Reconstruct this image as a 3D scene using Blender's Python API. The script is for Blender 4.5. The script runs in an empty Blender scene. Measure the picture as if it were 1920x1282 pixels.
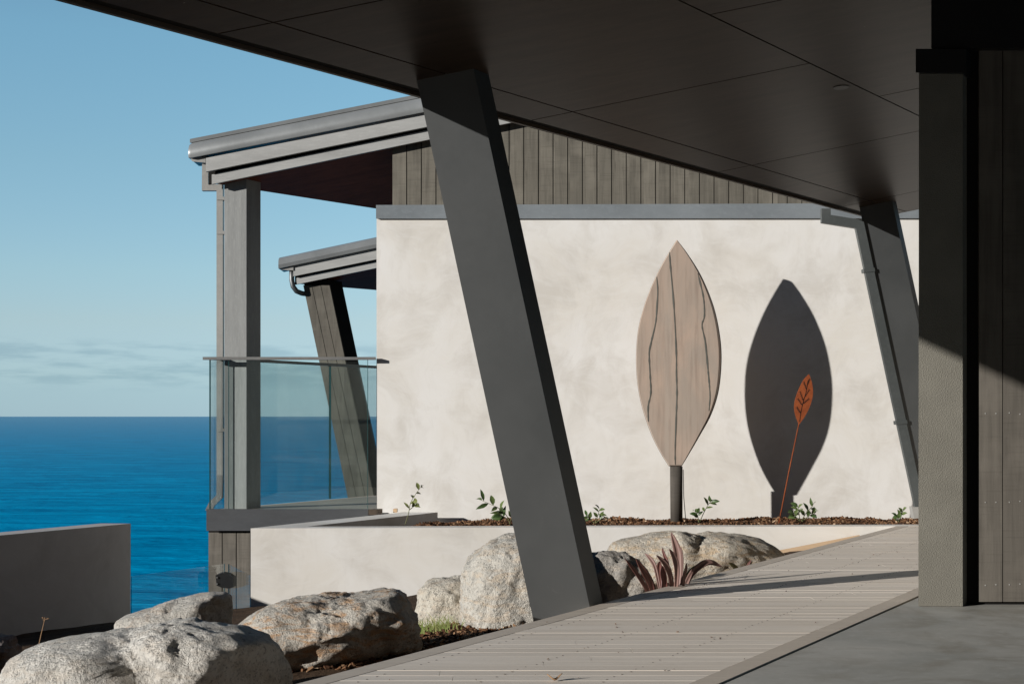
import bpy, bmesh, math, random
from mathutils import Vector, noise, Matrix
random.seed(11)
R = math.radians
C = bpy.context.scene.collection
SC = bpy.context.scene

# ---------------------------------------------------------------- camera
F = 2700.0                      # focal length in pixels of the 1920 px wide photograph
HZ = 780.0                      # eye level in the photograph (lens shifted, verticals stay vertical)
cam_d = bpy.data.cameras.new('camera'); cam = bpy.data.objects.new('camera', cam_d); C.objects.link(cam)
cam.location = (0, 0, 1.0); cam.rotation_euler = (R(90), 0, 0)
cam_d.sensor_width = 36.0; cam_d.lens = 36.0 * F / 1920.0
cam_d.shift_y = (HZ - 641.0) / 1920.0
cam_d.clip_start = 0.05; cam_d.clip_end = 400000.0
SC.camera = cam

# ---------------------------------------------------------------- light
SUN_AZ, SUN_EL = R(31.5), R(12.6)      # light travels to +x and +y
d = Vector((math.cos(SUN_AZ) * math.cos(SUN_EL), math.sin(SUN_AZ) * math.cos(SUN_EL), -math.sin(SUN_EL)))
sl = bpy.data.lights.new('sun', 'SUN'); sun = bpy.data.objects.new('sun', sl); C.objects.link(sun)
sl.energy = 5.0; sl.angle = R(0.5); sl.color = (1.0, 0.955, 0.90)
sun.rotation_euler = d.to_track_quat('-Z', 'Y').to_euler(); sun.location = (-20, -12, 8)

W = bpy.data.worlds.new('World'); SC.world = W; W.use_nodes = True
wt = W.node_tree; wt.nodes.clear()
def wn(t, **k):
    n = wt.nodes.new(t)
    for a, b in k.items(): setattr(n, a, b)
    return n
sky = wn('ShaderNodeTexSky', sky_type='NISHITA', sun_disc=False)
sky.sun_elevation = SUN_EL
sky.sun_rotation = math.atan2(-d.x, -d.y)          # same side as the lamp
sky.air_density = 1.0; sky.dust_density = 0.0; sky.ozone_density = 1.5; sky.altitude = 0.0
SKY_STRENGTH = 0.1305
tcw = wn('ShaderNodeTexCoord'); sepw = wn('ShaderNodeSeparateXYZ')
wt.links.new(tcw.outputs['Generated'], sepw.inputs[0])
tint = wn('ShaderNodeMix', data_type='RGBA', blend_type='MULTIPLY'); tint.inputs[0].default_value = 1.0
wt.links.new(sky.outputs[0], tint.inputs[6])
ramp = wn('ShaderNodeValToRGB'); wt.links.new(sepw.outputs[2], ramp.inputs[0])       # clear sea air: bluer towards the horizon
stops = [(0.0, (0.41, 0.72, 1.66)), (0.028, (0.49, 0.71, 1.28)), (0.064, (0.655, 0.77, 1.055)), (0.098, (0.716, 0.856, 1.04)),
         (0.17, (0.763, 0.95, 1.03)), (0.25, (0.80, 1.06, 1.10)), (0.6, (0.50, 0.64, 0.72))]
els = ramp.color_ramp.elements
while len(els) < len(stops): els.new(0.5)
for e_, (p_, c_) in zip(els, stops): e_.position = p_; e_.color = c_ + (1,)
# low bands of cloud just over the horizon
comb = wn('ShaderNodeCombineXYZ')
def wmath(op, a, b=None, c=None, clamp=False):
    n = wn('ShaderNodeMath', operation=op); n.use_clamp = clamp
    for i, v in enumerate((a, b, c)):
        if v is None: continue
        if isinstance(v, (int, float)): n.inputs[i].default_value = v
        else: wt.links.new(v, n.inputs[i])
    return n.outputs[0]
X_, Y_, Z_ = sepw.outputs
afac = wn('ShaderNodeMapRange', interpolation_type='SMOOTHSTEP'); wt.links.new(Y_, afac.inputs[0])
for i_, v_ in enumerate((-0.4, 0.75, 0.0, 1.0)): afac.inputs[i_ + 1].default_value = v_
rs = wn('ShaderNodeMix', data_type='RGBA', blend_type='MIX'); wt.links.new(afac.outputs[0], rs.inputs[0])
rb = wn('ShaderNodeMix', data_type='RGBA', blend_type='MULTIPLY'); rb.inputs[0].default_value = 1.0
wt.links.new(ramp.outputs[0], rb.inputs[6]); rb.inputs[7].default_value = (0.04, 0.145, 0.21, 1)  # unseen sky behind the camera dimmed and blued to weaken the fill
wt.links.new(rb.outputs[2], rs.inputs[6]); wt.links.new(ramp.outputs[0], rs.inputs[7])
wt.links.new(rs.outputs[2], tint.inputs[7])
wt.links.new(wmath('MULTIPLY', X_, 22.0), comb.inputs[0]); wt.links.new(wmath('MULTIPLY', Y_, 22.0), comb.inputs[1])
wt.links.new(wmath('MULTIPLY', Z_, 170.0), comb.inputs[2])
cn = wn('ShaderNodeTexNoise'); cn.inputs['Scale'].default_value = 1.0; cn.inputs['Detail'].default_value = 6.0
cn.inputs['Roughness'].default_value = 0.55
wt.links.new(comb.outputs[0], cn.inputs['Vector'])
def smooth(v, a, b):
    n = wn('ShaderNodeMapRange', interpolation_type='SMOOTHSTEP')
    wt.links.new(v, n.inputs[0]); n.inputs[1].default_value = a; n.inputs[2].default_value = b
    return n.outputs[0]
band = wmath('MULTIPLY', smooth(Z_, 0.014, 0.028), wmath('SUBTRACT', 1.0, smooth(Z_, 0.044, 0.054)))
cl = wmath('MULTIPLY', smooth(cn.outputs[0], 0.40, 0.64), band)
haze_ = wmath('MULTIPLY', wmath('SUBTRACT', 1.0, smooth(Z_, 0.012, 0.034)), 0.35)
m1 = wn('ShaderNodeMix', data_type='RGBA', blend_type='MULTIPLY')
wt.links.new(wmath('MULTIPLY', cl, 0.55), m1.inputs[0]); wt.links.new(tint.outputs[2], m1.inputs[6]); m1.inputs[7].default_value = (0.62, 0.70, 0.76, 1)
m2 = wn('ShaderNodeMix', data_type='RGBA', blend_type='MULTIPLY')
wt.links.new(haze_, m2.inputs[0]); wt.links.new(m1.outputs[2], m2.inputs[6]); m2.inputs[7].default_value = (0.72, 0.80, 0.84, 1)
bg = wn('ShaderNodeBackground'); bg.inputs[1].default_value = SKY_STRENGTH
wo = wn('ShaderNodeOutputWorld')
wt.links.new(m2.outputs[2], bg.inputs[0]); wt.links.new(bg.outputs[0], wo.inputs[0])

SC.view_settings.view_transform = 'Standard'; SC.view_settings.look = 'None'
SC.view_settings.exposure = 0.2; SC.view_settings.gamma = 1.0
SC.render.engine = 'CYCLES'
SC.cycles.max_bounces = 8; SC.cycles.transparent_max_bounces = 16
SC.cycles.caustics_reflective = False; SC.cycles.caustics_refractive = False
SC.cycles.use_denoising = True

# ---------------------------------------------------------------- helpers
def P(px, py, Z):
    """world point seen at photograph pixel (px, py) that lies Z metres ahead of the camera"""
    return Vector(((px - 960.0) / F * Z, Z, 1.0 + (HZ - py) / F * Z))
B = Vector((0.5574, 1.0, 0.0))            # direction in which the houses, deck and walls step back
BR = Vector((0.659, 1.0, 0.0270))         # roof edges
A = Vector((1.0, 0.0, 0.205))             # pitch of the roofs

def new_obj(name, bm, m=None, parent=None, smooth_=False, loc=None):
    me = bpy.data.meshes.new(name)
    bmesh.ops.recalc_face_normals(bm, faces=bm.faces)
    bm.to_mesh(me); bm.free()
    if m is not None:
        for mm in (m if isinstance(m, (list, tuple)) else [m]): me.materials.append(mm)
    if smooth_:
        for p in me.polygons: p.use_smooth = True
    o = bpy.data.objects.new(name, me); C.objects.link(o)
    if parent is not None:
        o.parent = parent; o.matrix_parent_inverse = parent.matrix_basis.inverted()
    return o
def tag(o, label=None, cat=None, group=None, kind=None):
    if label: o['label'] = label
    if cat: o['category'] = cat
    if group: o['group'] = group
    if kind: o['kind'] = kind
    return o
def thing(name, label, cat, loc, group=None):
    o = bpy.data.objects.new(name, None); C.objects.link(o)
    o.empty_display_size = 0.1; o.location = loc
    return tag(o, label, cat, group)
def prism(bm, pts, vec):
    vec = Vector(vec)
    a = [bm.verts.new(Vector(p)) for p in pts]; b = [bm.verts.new(Vector(p) + vec) for p in pts]
    n = len(pts)
    bm.faces.new(a); bm.faces.new(b[::-1])
    for i in range(n): bm.faces.new((a[i], b[i], b[(i + 1) % n], a[(i + 1) % n]))
def pprism(bm, pix, Z, vec): prism(bm, [P(x, y, Z) for x, y in pix], vec)
def rect(x0, y0, x1, y1): return [(x0, y0), (x1, y0), (x1, y1), (x0, y1)]
def bevel(bm, w, seg=2):
    es = [e for e in bm.edges if len(e.link_faces) == 2 and e.calc_face_angle(0) > 0.3]
    bmesh.ops.bevel(bm, geom=es, offset=w, segments=seg, affect='EDGES', profile=0.5)
def tube(bm, pts, rads, seg=8, cap=True):
    pts = [Vector(p) for p in pts]
    if isinstance(rads, (int, float)): rads = [rads] * len(pts)
    rings = []; up = None
    for i, p in enumerate(pts):
        t = (pts[min(i + 1, len(pts) - 1)] - pts[max(i - 1, 0)]).normalized()
        if up is None:
            up = Vector((0, 0, 1)) if abs(t.z) < 0.9 else Vector((0, 1, 0))
        s = t.cross(up).normalized(); u = s.cross(t).normalized(); up = u
        rings.append([bm.verts.new(p + rads[i] * (math.cos(2 * math.pi * k / seg) * s + math.sin(2 * math.pi * k / seg) * u)) for k in range(seg)])
    for i in range(len(rings) - 1):
        for k in range(seg):
            bm.faces.new((rings[i][k], rings[i][(k + 1) % seg], rings[i + 1][(k + 1) % seg], rings[i + 1][k]))
    if cap and seg > 2:
        bm.faces.new(rings[0][::-1]); bm.faces.new(rings[-1])
def sweep_rect(bm, pts, w, h):
    """rectangular duct along a line of points that lies in a plane facing -y: w across in that plane, h in depth"""
    pts = [Vector(p) for p in pts]; rings = []
    yv = Vector((0, 1, 0))
    for i, p in enumerate(pts):
        if i == 0: n = (pts[1] - p).normalized().cross(yv)
        elif i == len(pts) - 1: n = (p - pts[i - 1]).normalized().cross(yv)
        else:
            n1 = (p - pts[i - 1]).normalized().cross(yv); n2 = (pts[i + 1] - p).normalized().cross(yv)
            n = (n1 + n2).normalized(); n = n / max(0.4, n.dot(n1))
        rings.append([bm.verts.new(p + n * (sx * w / 2) + yv * (sy * h / 2)) for sx, sy in ((-1, -1), (1, -1), (1, 1), (-1, 1))])
    for i in range(len(rings) - 1):
        for k in range(4):
            bm.faces.new((rings[i][k], rings[i][(k + 1) % 4], rings[i + 1][(k + 1) % 4], rings[i + 1][k]))
    bm.faces.new(rings[0]); bm.faces.new(rings[-1][::-1])

# ---------------------------------------------------------------- materials
class NT:
    def __init__(s, name):
        s.m = bpy.data.materials.new(name); s.m.use_nodes = True
        s.t = s.m.node_tree; s.t.nodes.clear()
        s.out = s.n('ShaderNodeOutputMaterial')
        s.tc = s.n('ShaderNodeTexCoord')
        s.co = s.tc.outputs['Object']
    def n(s, t, **k):
        n = s.t.nodes.new(t)
        for a, b in k.items(): setattr(n, a, b)
        return n
    def link(s, a, b): s.t.links.new(a, b)
    def put(s, sock, v):
        if v is None: return
        if isinstance(v, (int, float)): sock.default_value = v
        elif isinstance(v, (tuple, list)):
            sock.default_value = tuple(v) if len(v) == len(sock.default_value) else tuple(v) + (1.0,)
        else: s.link(v, sock)
    def map(s, scale=(1, 1, 1), loc=(0, 0, 0), rot=(0, 0, 0), src=None):
        m = s.n('ShaderNodeMapping'); s.link(src or s.co, m.inputs[0])
        m.inputs['Scale'].default_value = scale; m.inputs['Location'].default_value = loc; m.inputs['Rotation'].default_value = rot
        return m.outputs[0]
    def noise(s, scale, detail=4, rough=0.55, vec=None, dist=0.0):
        n = s.n('ShaderNodeTexNoise'); s.link(vec or s.co, n.inputs['Vector'])
        n.inputs['Scale'].default_value = scale; n.inputs['Detail'].default_value = detail
        n.inputs['Roughness'].default_value = rough; n.inputs['Distortion'].default_value = dist
        return n.outputs[0]
    def vor(s, scale, vec=None, feature='F1'):
        n = s.n('ShaderNodeTexVoronoi', feature=feature); s.link(vec or s.co, n.inputs['Vector'])
        n.inputs['Scale'].default_value = scale
        return n.outputs['Distance']
    def rng(s, v, a, b, c=0.0, e=1.0):
        n = s.n('ShaderNodeMapRange'); s.link(v, n.inputs[0])
        for i, q in enumerate((a, b, c, e)): n.inputs[i + 1].default_value = q
        return n.outputs[0]
    def math(s, op, a, b=None):
        n = s.n('ShaderNodeMath', operation=op); s.put(n.inputs[0], a); s.put(n.inputs[1], b)
        return n.outputs[0]
    def mix(s, f, a, b, mode='MIX'):
        n = s.n('ShaderNodeMix', data_type='RGBA', blend_type=mode)
        s.put(n.inputs[0], f); s.put(n.inputs[6], a); s.put(n.inputs[7], b)
        return n.outputs[2]
    def bump(s, h, strength=0.3, dist=0.01, normal=None):
        n = s.n('ShaderNodeBump'); s.link(h, n.inputs['Height'])
        n.inputs['Strength'].default_value = strength; n.inputs['Distance'].default_value = dist
        if normal: s.link(normal, n.inputs['Normal'])
        return n.outputs[0]
    def bsdf(s, col, rough=0.6, spec=0.5, metal=0.0, normal=None, **k):
        b = s.n('ShaderNodeBsdfPrincipled')
        s.put(b.inputs['Base Color'], col); s.put(b.inputs['Roughness'], rough)
        s.put(b.inputs['Specular IOR Level'], spec); s.put(b.inputs['Metallic'], metal)
        if normal: s.link(normal, b.inputs['Normal'])
        for a, v in k.items(): s.put(b.inputs[a.replace('_', ' ')], v)
        s.link(b.outputs[0], s.out.inputs[0])
        return s.m

def mat_plaster(name, light, dark, warm, scale=1.0):
    t = NT(name)
    wv = t.n('ShaderNodeVectorMath', operation='ADD'); t.link(t.co, wv.inputs[0])
    wn_ = t.n('ShaderNodeTexNoise'); t.link(t.co, wn_.inputs['Vector']); wn_.inputs['Scale'].default_value = 1.1
    wsc = t.n('ShaderNodeVectorMath', operation='SCALE'); t.link(wn_.outputs[1], wsc.inputs[0]); wsc.inputs['Scale'].default_value = 0.9
    t.link(wsc.outputs[0], wv.inputs[1]); w_ = wv.outputs[0]
    big = t.noise(0.9, 4, 0.55, vec=w_)
    cloud = t.noise(2.1, 6, 0.62, vec=t.map((1, 1, 0.8), (3, 1, 7), src=w_))
    tr = t.noise(5.5, 5, 0.62, vec=t.map((0.8, 1.0, 3.4), rot=(0, R(38), 0), src=w_))
    tr2 = t.noise(5.0, 5, 0.62, vec=t.map((3.6, 1.0, 0.8), (5, 2, 1), rot=(0, R(-24), 0), src=w_))
    st = t.noise(14.0, 4, 0.7, vec=t.map((0.5, 1.0, 4.5), (1, 7, 3), rot=(0, R(52), 0), src=w_))
    fine = t.noise(160.0, 2, 0.5)
    c = t.mix(t.rng(big, 0.40, 0.62), light, warm)
    c = t.mix(t.math('MULTIPLY', t.rng(cloud, 0.46, 0.66), 0.70), c, dark)
    c = t.mix(t.math('MULTIPLY', t.rng(tr, 0.48, 0.70), 0.38), c, light)
    c = t.mix(t.math('MULTIPLY', t.rng(tr2, 0.52, 0.72), 0.18), c, dark)
    c = t.mix(t.math('MULTIPLY', t.rng(st, 0.58, 0.74), 0.22), c, tuple(min(0.86, q * 1.06) for q in light))
    h = t.math('ADD', t.math('MULTIPLY', tr, 0.5), t.math('ADD', t.math('MULTIPLY', st, 0.35), t.math('MULTIPLY', fine, 0.12)))
    return t.bsdf(c, 0.75, 0.25, normal=t.bump(h, 0.30, 0.005))

def mat_boards(name, base, pitch, x0, axis=0, var=0.25, rough=0.8, grain_axis=2, warm=(1.0, 0.93, 0.84)):
    """rough-sawn stained boards: a tone per board, saw marks across, grain along"""
    t = NT(name)
    sp = t.n('ShaderNodeSeparateXYZ'); t.link(t.co, sp.inputs[0])
    idx = t.math('FLOOR', t.math('DIVIDE', t.math('SUBTRACT', sp.outputs[axis], x0), pitch))
    wnz = t.n('ShaderNodeTexWhiteNoise', noise_dimensions='1D'); t.link(idx, wnz.inputs['W'])
    sc_g = [26, 26, 26]; sc_g[grain_axis] = 1.6
    sc_s = [3, 3, 3]; sc_s[grain_axis] = 75
    off = t.n('ShaderNodeCombineXYZ'); t.link(t.math('MULTIPLY', wnz.outputs[0], 30.0), off.inputs[0]); t.link(t.math('MULTIPLY', wnz.outputs[0], 17.0), off.inputs[2])
    va = t.n('ShaderNodeVectorMath', operation='ADD'); t.link(t.co, va.inputs[0]); t.link(off.outputs[0], va.inputs[1])
    g = t.noise(1.0, 5, 0.65, vec=t.map(sc_g, src=va.outputs[0]), dist=0.3)
    s_ = t.noise(1.0, 3, 0.6, vec=t.map(sc_s, src=va.outputs[0]))
    bl = t.noise(3.5, 3, 0.5, vec=va.outputs[0])
    k = t.math('ADD', t.math('MULTIPLY', wnz.outputs[0], var), 1.0 - var / 2)
    c0 = t.n('ShaderNodeVectorMath', operation='SCALE'); c0.inputs[0].default_value = base; t.link(k, c0.inputs['Scale'])
    dk = tuple(q * 0.5 for q in base); lt = tuple(min(1, q * 1.55) for q in base)
    c = t.mix(t.math('MULTIPLY', t.rng(g, 0.42, 0.66), 0.55), c0.outputs[0], dk)
    c = t.mix(t.math('MULTIPLY', t.rng(bl, 0.48, 0.75), 0.55), c, lt)
    c = t.mix(t.math('MULTIPLY', t.rng(s_, 0.55, 0.72), 0.35), c, dk)
    kn = t.vor(1.0, vec=t.map((5, 5, 1.3), (0.3, 0.1, 0.7), src=va.outputs[0]))
    c = t.mix(t.math('MULTIPLY', t.rng(kn, 0.10, 0.04), 0.6), c, dk)
    h = t.math('ADD', g, t.math('MULTIPLY', s_, 0.8))
    return t.bsdf(c, rough, 0.25, normal=t.bump(h, 0.35, 0.004))

def mat_paint(name, base, rough=0.4, spec=0.5, metal=0.0, scuff=0.15, brush=(1, 1, 1)):
    t = NT(name)
    n1 = t.noise(2.2, 4, 0.6, vec=t.map(brush)); n2 = t.noise(22.0, 4, 0.7, vec=t.map(brush), dist=0.6)
    sc = t.rng(t.noise(7.0, 6, 0.75, vec=t.map((1, 1, 1), (7, 3, 2)), dist=2.0), 0.62, 0.70)
    lt = tuple(min(1, q * 1.35 + 0.01) for q in base); dk = tuple(q * 0.75 for q in base)
    c = t.mix(t.rng(n1, 0.3, 0.7), dk, base)
    c = t.mix(t.math('MULTIPLY', t.rng(n2, 0.5, 0.75), scuff * 2), c, lt)
    c = t.mix(t.math('MULTIPLY', sc, scuff), c, lt)
    r_ = t.math('ADD', t.math('MULTIPLY', n2, 0.10), rough - 0.05)
    return t.bsdf(c, r_, spec, metal, normal=t.bump(n1, 0.02, 0.01))

M = {}
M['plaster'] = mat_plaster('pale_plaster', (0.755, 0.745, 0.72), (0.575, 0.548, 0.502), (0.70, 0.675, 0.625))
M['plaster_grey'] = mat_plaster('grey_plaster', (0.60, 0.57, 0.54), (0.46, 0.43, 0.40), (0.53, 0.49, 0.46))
def mat_steel():
    t = NT('charcoal_steel')
    n1 = t.noise(2.2, 4, 0.6); n2 = t.noise(30.0, 4, 0.7, dist=0.5)
    sc = t.rng(t.noise(5.0, 6, 0.75, vec=t.map((1, 1, 0.6), (7, 3, 2)), dist=2.2), 0.66, 0.72)
    c = t.mix(t.rng(n1, 0.3, 0.7), (0.055, 0.059, 0.060), (0.074, 0.078, 0.079))
    c = t.mix(t.math('MULTIPLY', sc, 0.5), c, (0.14, 0.14, 0.135))
    df = t.n('ShaderNodeBsdfDiffuse'); t.put(df.inputs[0], c)
    gl = t.n('ShaderNodeBsdfAnisotropic', distribution='BECKMANN'); t.put(gl.inputs['Color'], (0.88, 0.90, 0.90))
    t.put(gl.inputs['Roughness'], t.math('ADD', t.math('MULTIPLY', n2, 0.03), 0.505))
    mx = t.n('ShaderNodeMixShader'); mx.inputs[0].default_value = 0.13
    t.link(df.outputs[0], mx.inputs[1]); t.link(gl.outputs[0], mx.inputs[2]); t.link(mx.outputs[0], t.out.inputs[0]); return t.m
M['steel'] = mat_steel()
M['beam'] = mat_paint('grey_painted_timber', (0.42, 0.425, 0.415), 0.5, 0.4, 0.0, 0.15, (0.4, 1, 3))
M['cap'] = mat_paint('zinc_roof_capping', (0.27, 0.285, 0.29), 0.38, 0.5, 0.25, 0.03)
M['flash'] = mat_paint('blue_grey_flashing', (0.30, 0.335, 0.36), 0.36, 0.5, 0.25, 0.12, (0.6, 1, 1))
M['post'] = mat_paint('grey_painted_post', (0.325, 0.335, 0.33), 0.5, 0.4, 0.0, 0.25, (6, 1, 0.5))
M['fascia'] = mat_paint('dark_grey_fascia', (0.070, 0.074, 0.080), 0.45, 0.5, 0.0, 0.12, (1, 1, 3))
M['pipe'] = mat_paint('grey_downpipe', (0.090, 0.100, 0.100), 0.4, 0.5, 0.2, 0.15)
M['pipe_light'] = mat_paint('light_grey_downpipe', (0.36, 0.355, 0.335), 0.45, 0.5, 0.1, 0.15)
M['rail'] = mat_paint('grey_aluminium', (0.24, 0.24, 0.235), 0.4, 0.5, 0.3, 0.1)
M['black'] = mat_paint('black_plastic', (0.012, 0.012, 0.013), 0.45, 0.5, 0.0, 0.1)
M['shadowgap'] = mat_paint('black_joint', (0.012, 0.011, 0.010), 0.8, 0.2, 0.0, 0.0)
M['trim'] = mat_paint('brown_trim', (0.085, 0.062, 0.045), 0.5, 0.4, 0.0, 0.1)

def mat_soffit(name, base, lt):
    t = NT(name)
    g = t.noise(1.0, 5, 0.6, vec=t.map((1.6, 10, 10)), dist=0.5)
    g2 = t.noise(1.0, 3, 0.5, vec=t.map((6, 60, 60)))
    sp = t.rng(t.vor(9.0, vec=t.map((1, 1.6, 1))), 0.055, 0.02)
    spm = t.rng(t.noise(1.2, 3), 0.52, 0.62)
    c = t.mix(t.rng(g, 0.35, 0.7), base, lt)
    c = t.mix(t.math('MULTIPLY', t.rng(g2, 0.5, 0.7), 0.3), c, tuple(q * 0.6 for q in base))
    c = t.mix(t.math('MULTIPLY', t.math('MULTIPLY', sp, spm), 0.7), c, (0.30, 0.26, 0.21))
    return t.bsdf(c, 0.40, 0.10, normal=t.bump(g, 0.08, 0.01))
M['soffit'] = mat_soffit('dark_brown_ply', (0.029, 0.0185, 0.0125), (0.046, 0.030, 0.020))
M['soffit_red'] = mat_boards('red_brown_soffit_boards', (0.13, 0.036, 0.020), 0.12, 0.0, axis=1, rough=0.8, grain_axis=0)
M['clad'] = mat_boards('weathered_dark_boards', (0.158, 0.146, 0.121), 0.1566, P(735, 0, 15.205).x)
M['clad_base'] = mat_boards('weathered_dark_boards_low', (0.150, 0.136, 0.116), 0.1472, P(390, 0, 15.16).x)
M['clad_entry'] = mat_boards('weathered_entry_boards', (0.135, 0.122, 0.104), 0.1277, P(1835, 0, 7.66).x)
M['clad_col'] = mat_boards('weathered_column_boards', (0.135, 0.125, 0.105), 0.2, 0.0)

def mat_stucco(name, base):
    t = NT(name)
    n1 = t.noise(150.0, 3, 0.65); n2 = t.noise(4.0, 4, 0.6)
    c = t.mix(t.rng(n2, 0.3, 0.7), tuple(q * 0.88 for q in base), tuple(q * 1.08 for q in base))
    c = t.mix(t.math('MULTIPLY', t.rng(n1, 0.6, 0.72), 0.35), c, tuple(q * 1.6 for q in base))
    return t.bsdf(c, 0.85, 0.2, normal=t.bump(n1, 0.75, 0.007))
M['stucco'] = mat_stucco('coarse_grey_stucco', (0.212, 0.202, 0.172))

def mat_deck(name, a, b, border=False):
    t = NT(name)
    sp = t.n('ShaderNodeSeparateXYZ'); t.link(t.co, sp.inputs[0])
    idx = t.math('FLOOR', t.math('DIVIDE', sp.outputs[1], 0.109))
    wnz = t.n('ShaderNodeTexWhiteNoise', noise_dimensions='1D'); t.link(idx, wnz.inputs['W'])
    off = t.n('ShaderNodeCombineXYZ'); t.link(t.math('MULTIPLY', wnz.outputs[0], 40.0), off.inputs[0])
    va = t.n('ShaderNodeVectorMath', operation='ADD'); t.link(t.co, va.inputs[0]); t.link(off.outputs[0], va.inputs[1])
    g = t.noise(1.0, 5, 0.65, vec=t.map((1.6, 60, 60), src=va.outputs[0]), dist=0.2)
    g2 = t.noise(1.0, 4, 0.6, vec=t.map((5, 150, 150), src=va.outputs[0]))
    bl = t.noise(1.0, 4, 0.6, vec=t.map((0.9, 9, 9), src=va.outputs[0]))
    c = a if border else t.mix(wnz.outputs[0], a, b)
    c = t.mix(t.math('MULTIPLY', t.rng(g, 0.45, 0.7), 0.35), c, tuple(q * 0.68 for q in a))
    c = t.mix(t.math('MULTIPLY', t.rng(bl, 0.5, 0.72), 0.4), c, tuple(min(1, q * 1.22) for q in b))
    st = t.rng(t.noise(1.0, 3, 0.6, vec=t.map((9, 26, 9)), dist=0.6), 0.70, 0.76)
    c = t.mix(t.math('MULTIPLY', st, 0.55), c, tuple(q * 0.4 for q in a))
    return t.bsdf(c, 0.62, 0.35, normal=t.bump(t.math('ADD', g, g2), 0.12, 0.003))
M['deck'] = mat_deck('silvered_deck_boards', (0.76, 0.68, 0.585), (0.83, 0.755, 0.665))
M['deck_border'] = mat_deck('grey_brown_border_board', (0.58, 0.51, 0.43), (0.62, 0.55, 0.47), True)
M['raw_timber'] = mat_deck('raw_pine_batten', (0.62, 0.43, 0.26), (0.66, 0.47, 0.30), True)

def mat_concrete(name):
    t = NT(name)
    n1 = t.noise(1.1, 5, 0.6, vec=t.map((0.9, 1.0, 1)), dist=1.0); n2 = t.noise(14.0, 5, 0.7); n3 = t.noise(2.2, 5, 0.6, vec=t.map((1, 1.1, 1), (4, 1, 0)), dist=1.5)
    pits = t.rng(t.noise(70.0, 2, 0.5), 0.70, 0.76)
    c = t.mix(t.rng(n1, 0.32, 0.68), (0.32, 0.325, 0.305), (0.47, 0.46, 0.425))
    c = t.mix(t.math('MULTIPLY', t.rng(n3, 0.46, 0.66), 0.75), c, (0.27, 0.255, 0.22))
    c = t.mix(t.math('MULTIPLY', t.rng(n2, 0.5, 0.75), 0.35), c, (0.56, 0.56, 0.54))
    c = t.mix(t.math('MULTIPLY', pits, 0.5), c, (0.12, 0.11, 0.10))
    return t.bsdf(c, 0.5, 0.45, normal=t.bump(t.math('ADD', n2, n1), 0.12, 0.004))
M['concrete'] = mat_concrete('trowelled_concrete')

def mat_rock(name, base, tan, dark, seed, tan_amt=0.5, tilt=20):
    t = NT(name)
    co = t.map((1, 1, 1), (seed * 3.1, seed * 1.7, seed * 2.3))
    n1 = t.noise(3.2, 6, 0.65, vec=co, dist=0.5); n2 = t.noise(16.0, 6, 0.7, vec=co)
    n3 = t.noise(60.0, 4, 0.7, vec=co); n4 = t.noise(7.0, 5, 0.6, vec=t.map((1, 1, 3), (seed, 2, 4), rot=(0, R(tilt), 0)), dist=1.0)
    speck = t.vor(130.0, vec=co)
    lich = t.rng(t.noise(9.0, 6, 0.75, vec=t.map((1, 1, 1), (seed * 2, 9, 5)), dist=0.8), 0.56, 0.64)
    c = t.mix(t.rng(n1, 0.35, 0.65), base, tuple(q * 1.18 for q in base))
    c = t.mix(t.math('MULTIPLY', t.rng(n4, 0.48, 0.62), tan_amt), c, tan)
    c = t.mix(t.math('MULTIPLY', t.rng(n2, 0.52, 0.66), 0.50), c, tuple(q * 0.62 for q in base))
    c = t.mix(t.math('MULTIPLY', t.rng(n3, 0.54, 0.64), 0.62), c, dark)
    c = t.mix(t.math('MULTIPLY', t.rng(speck, 0.30, 0.12), 0.45), c, (0.72, 0.69, 0.63))
    c = t.mix(t.math('MULTIPLY', lich, 0.32), c, tuple(q * 0.55 for q in (base[0], base[1] * 1.02, base[2] * 1.06)))
    h = t.math('ADD', t.math('MULTIPLY', n2, 1.0), t.math('ADD', t.math('MULTIPLY', n3, 0.55), t.math('MULTIPLY', t.noise(170.0, 3, 0.7, vec=co), 0.25)))
    return t.bsdf(c, 0.9, 0.15, normal=t.bump(h, 1.0, 0.035))

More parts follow.
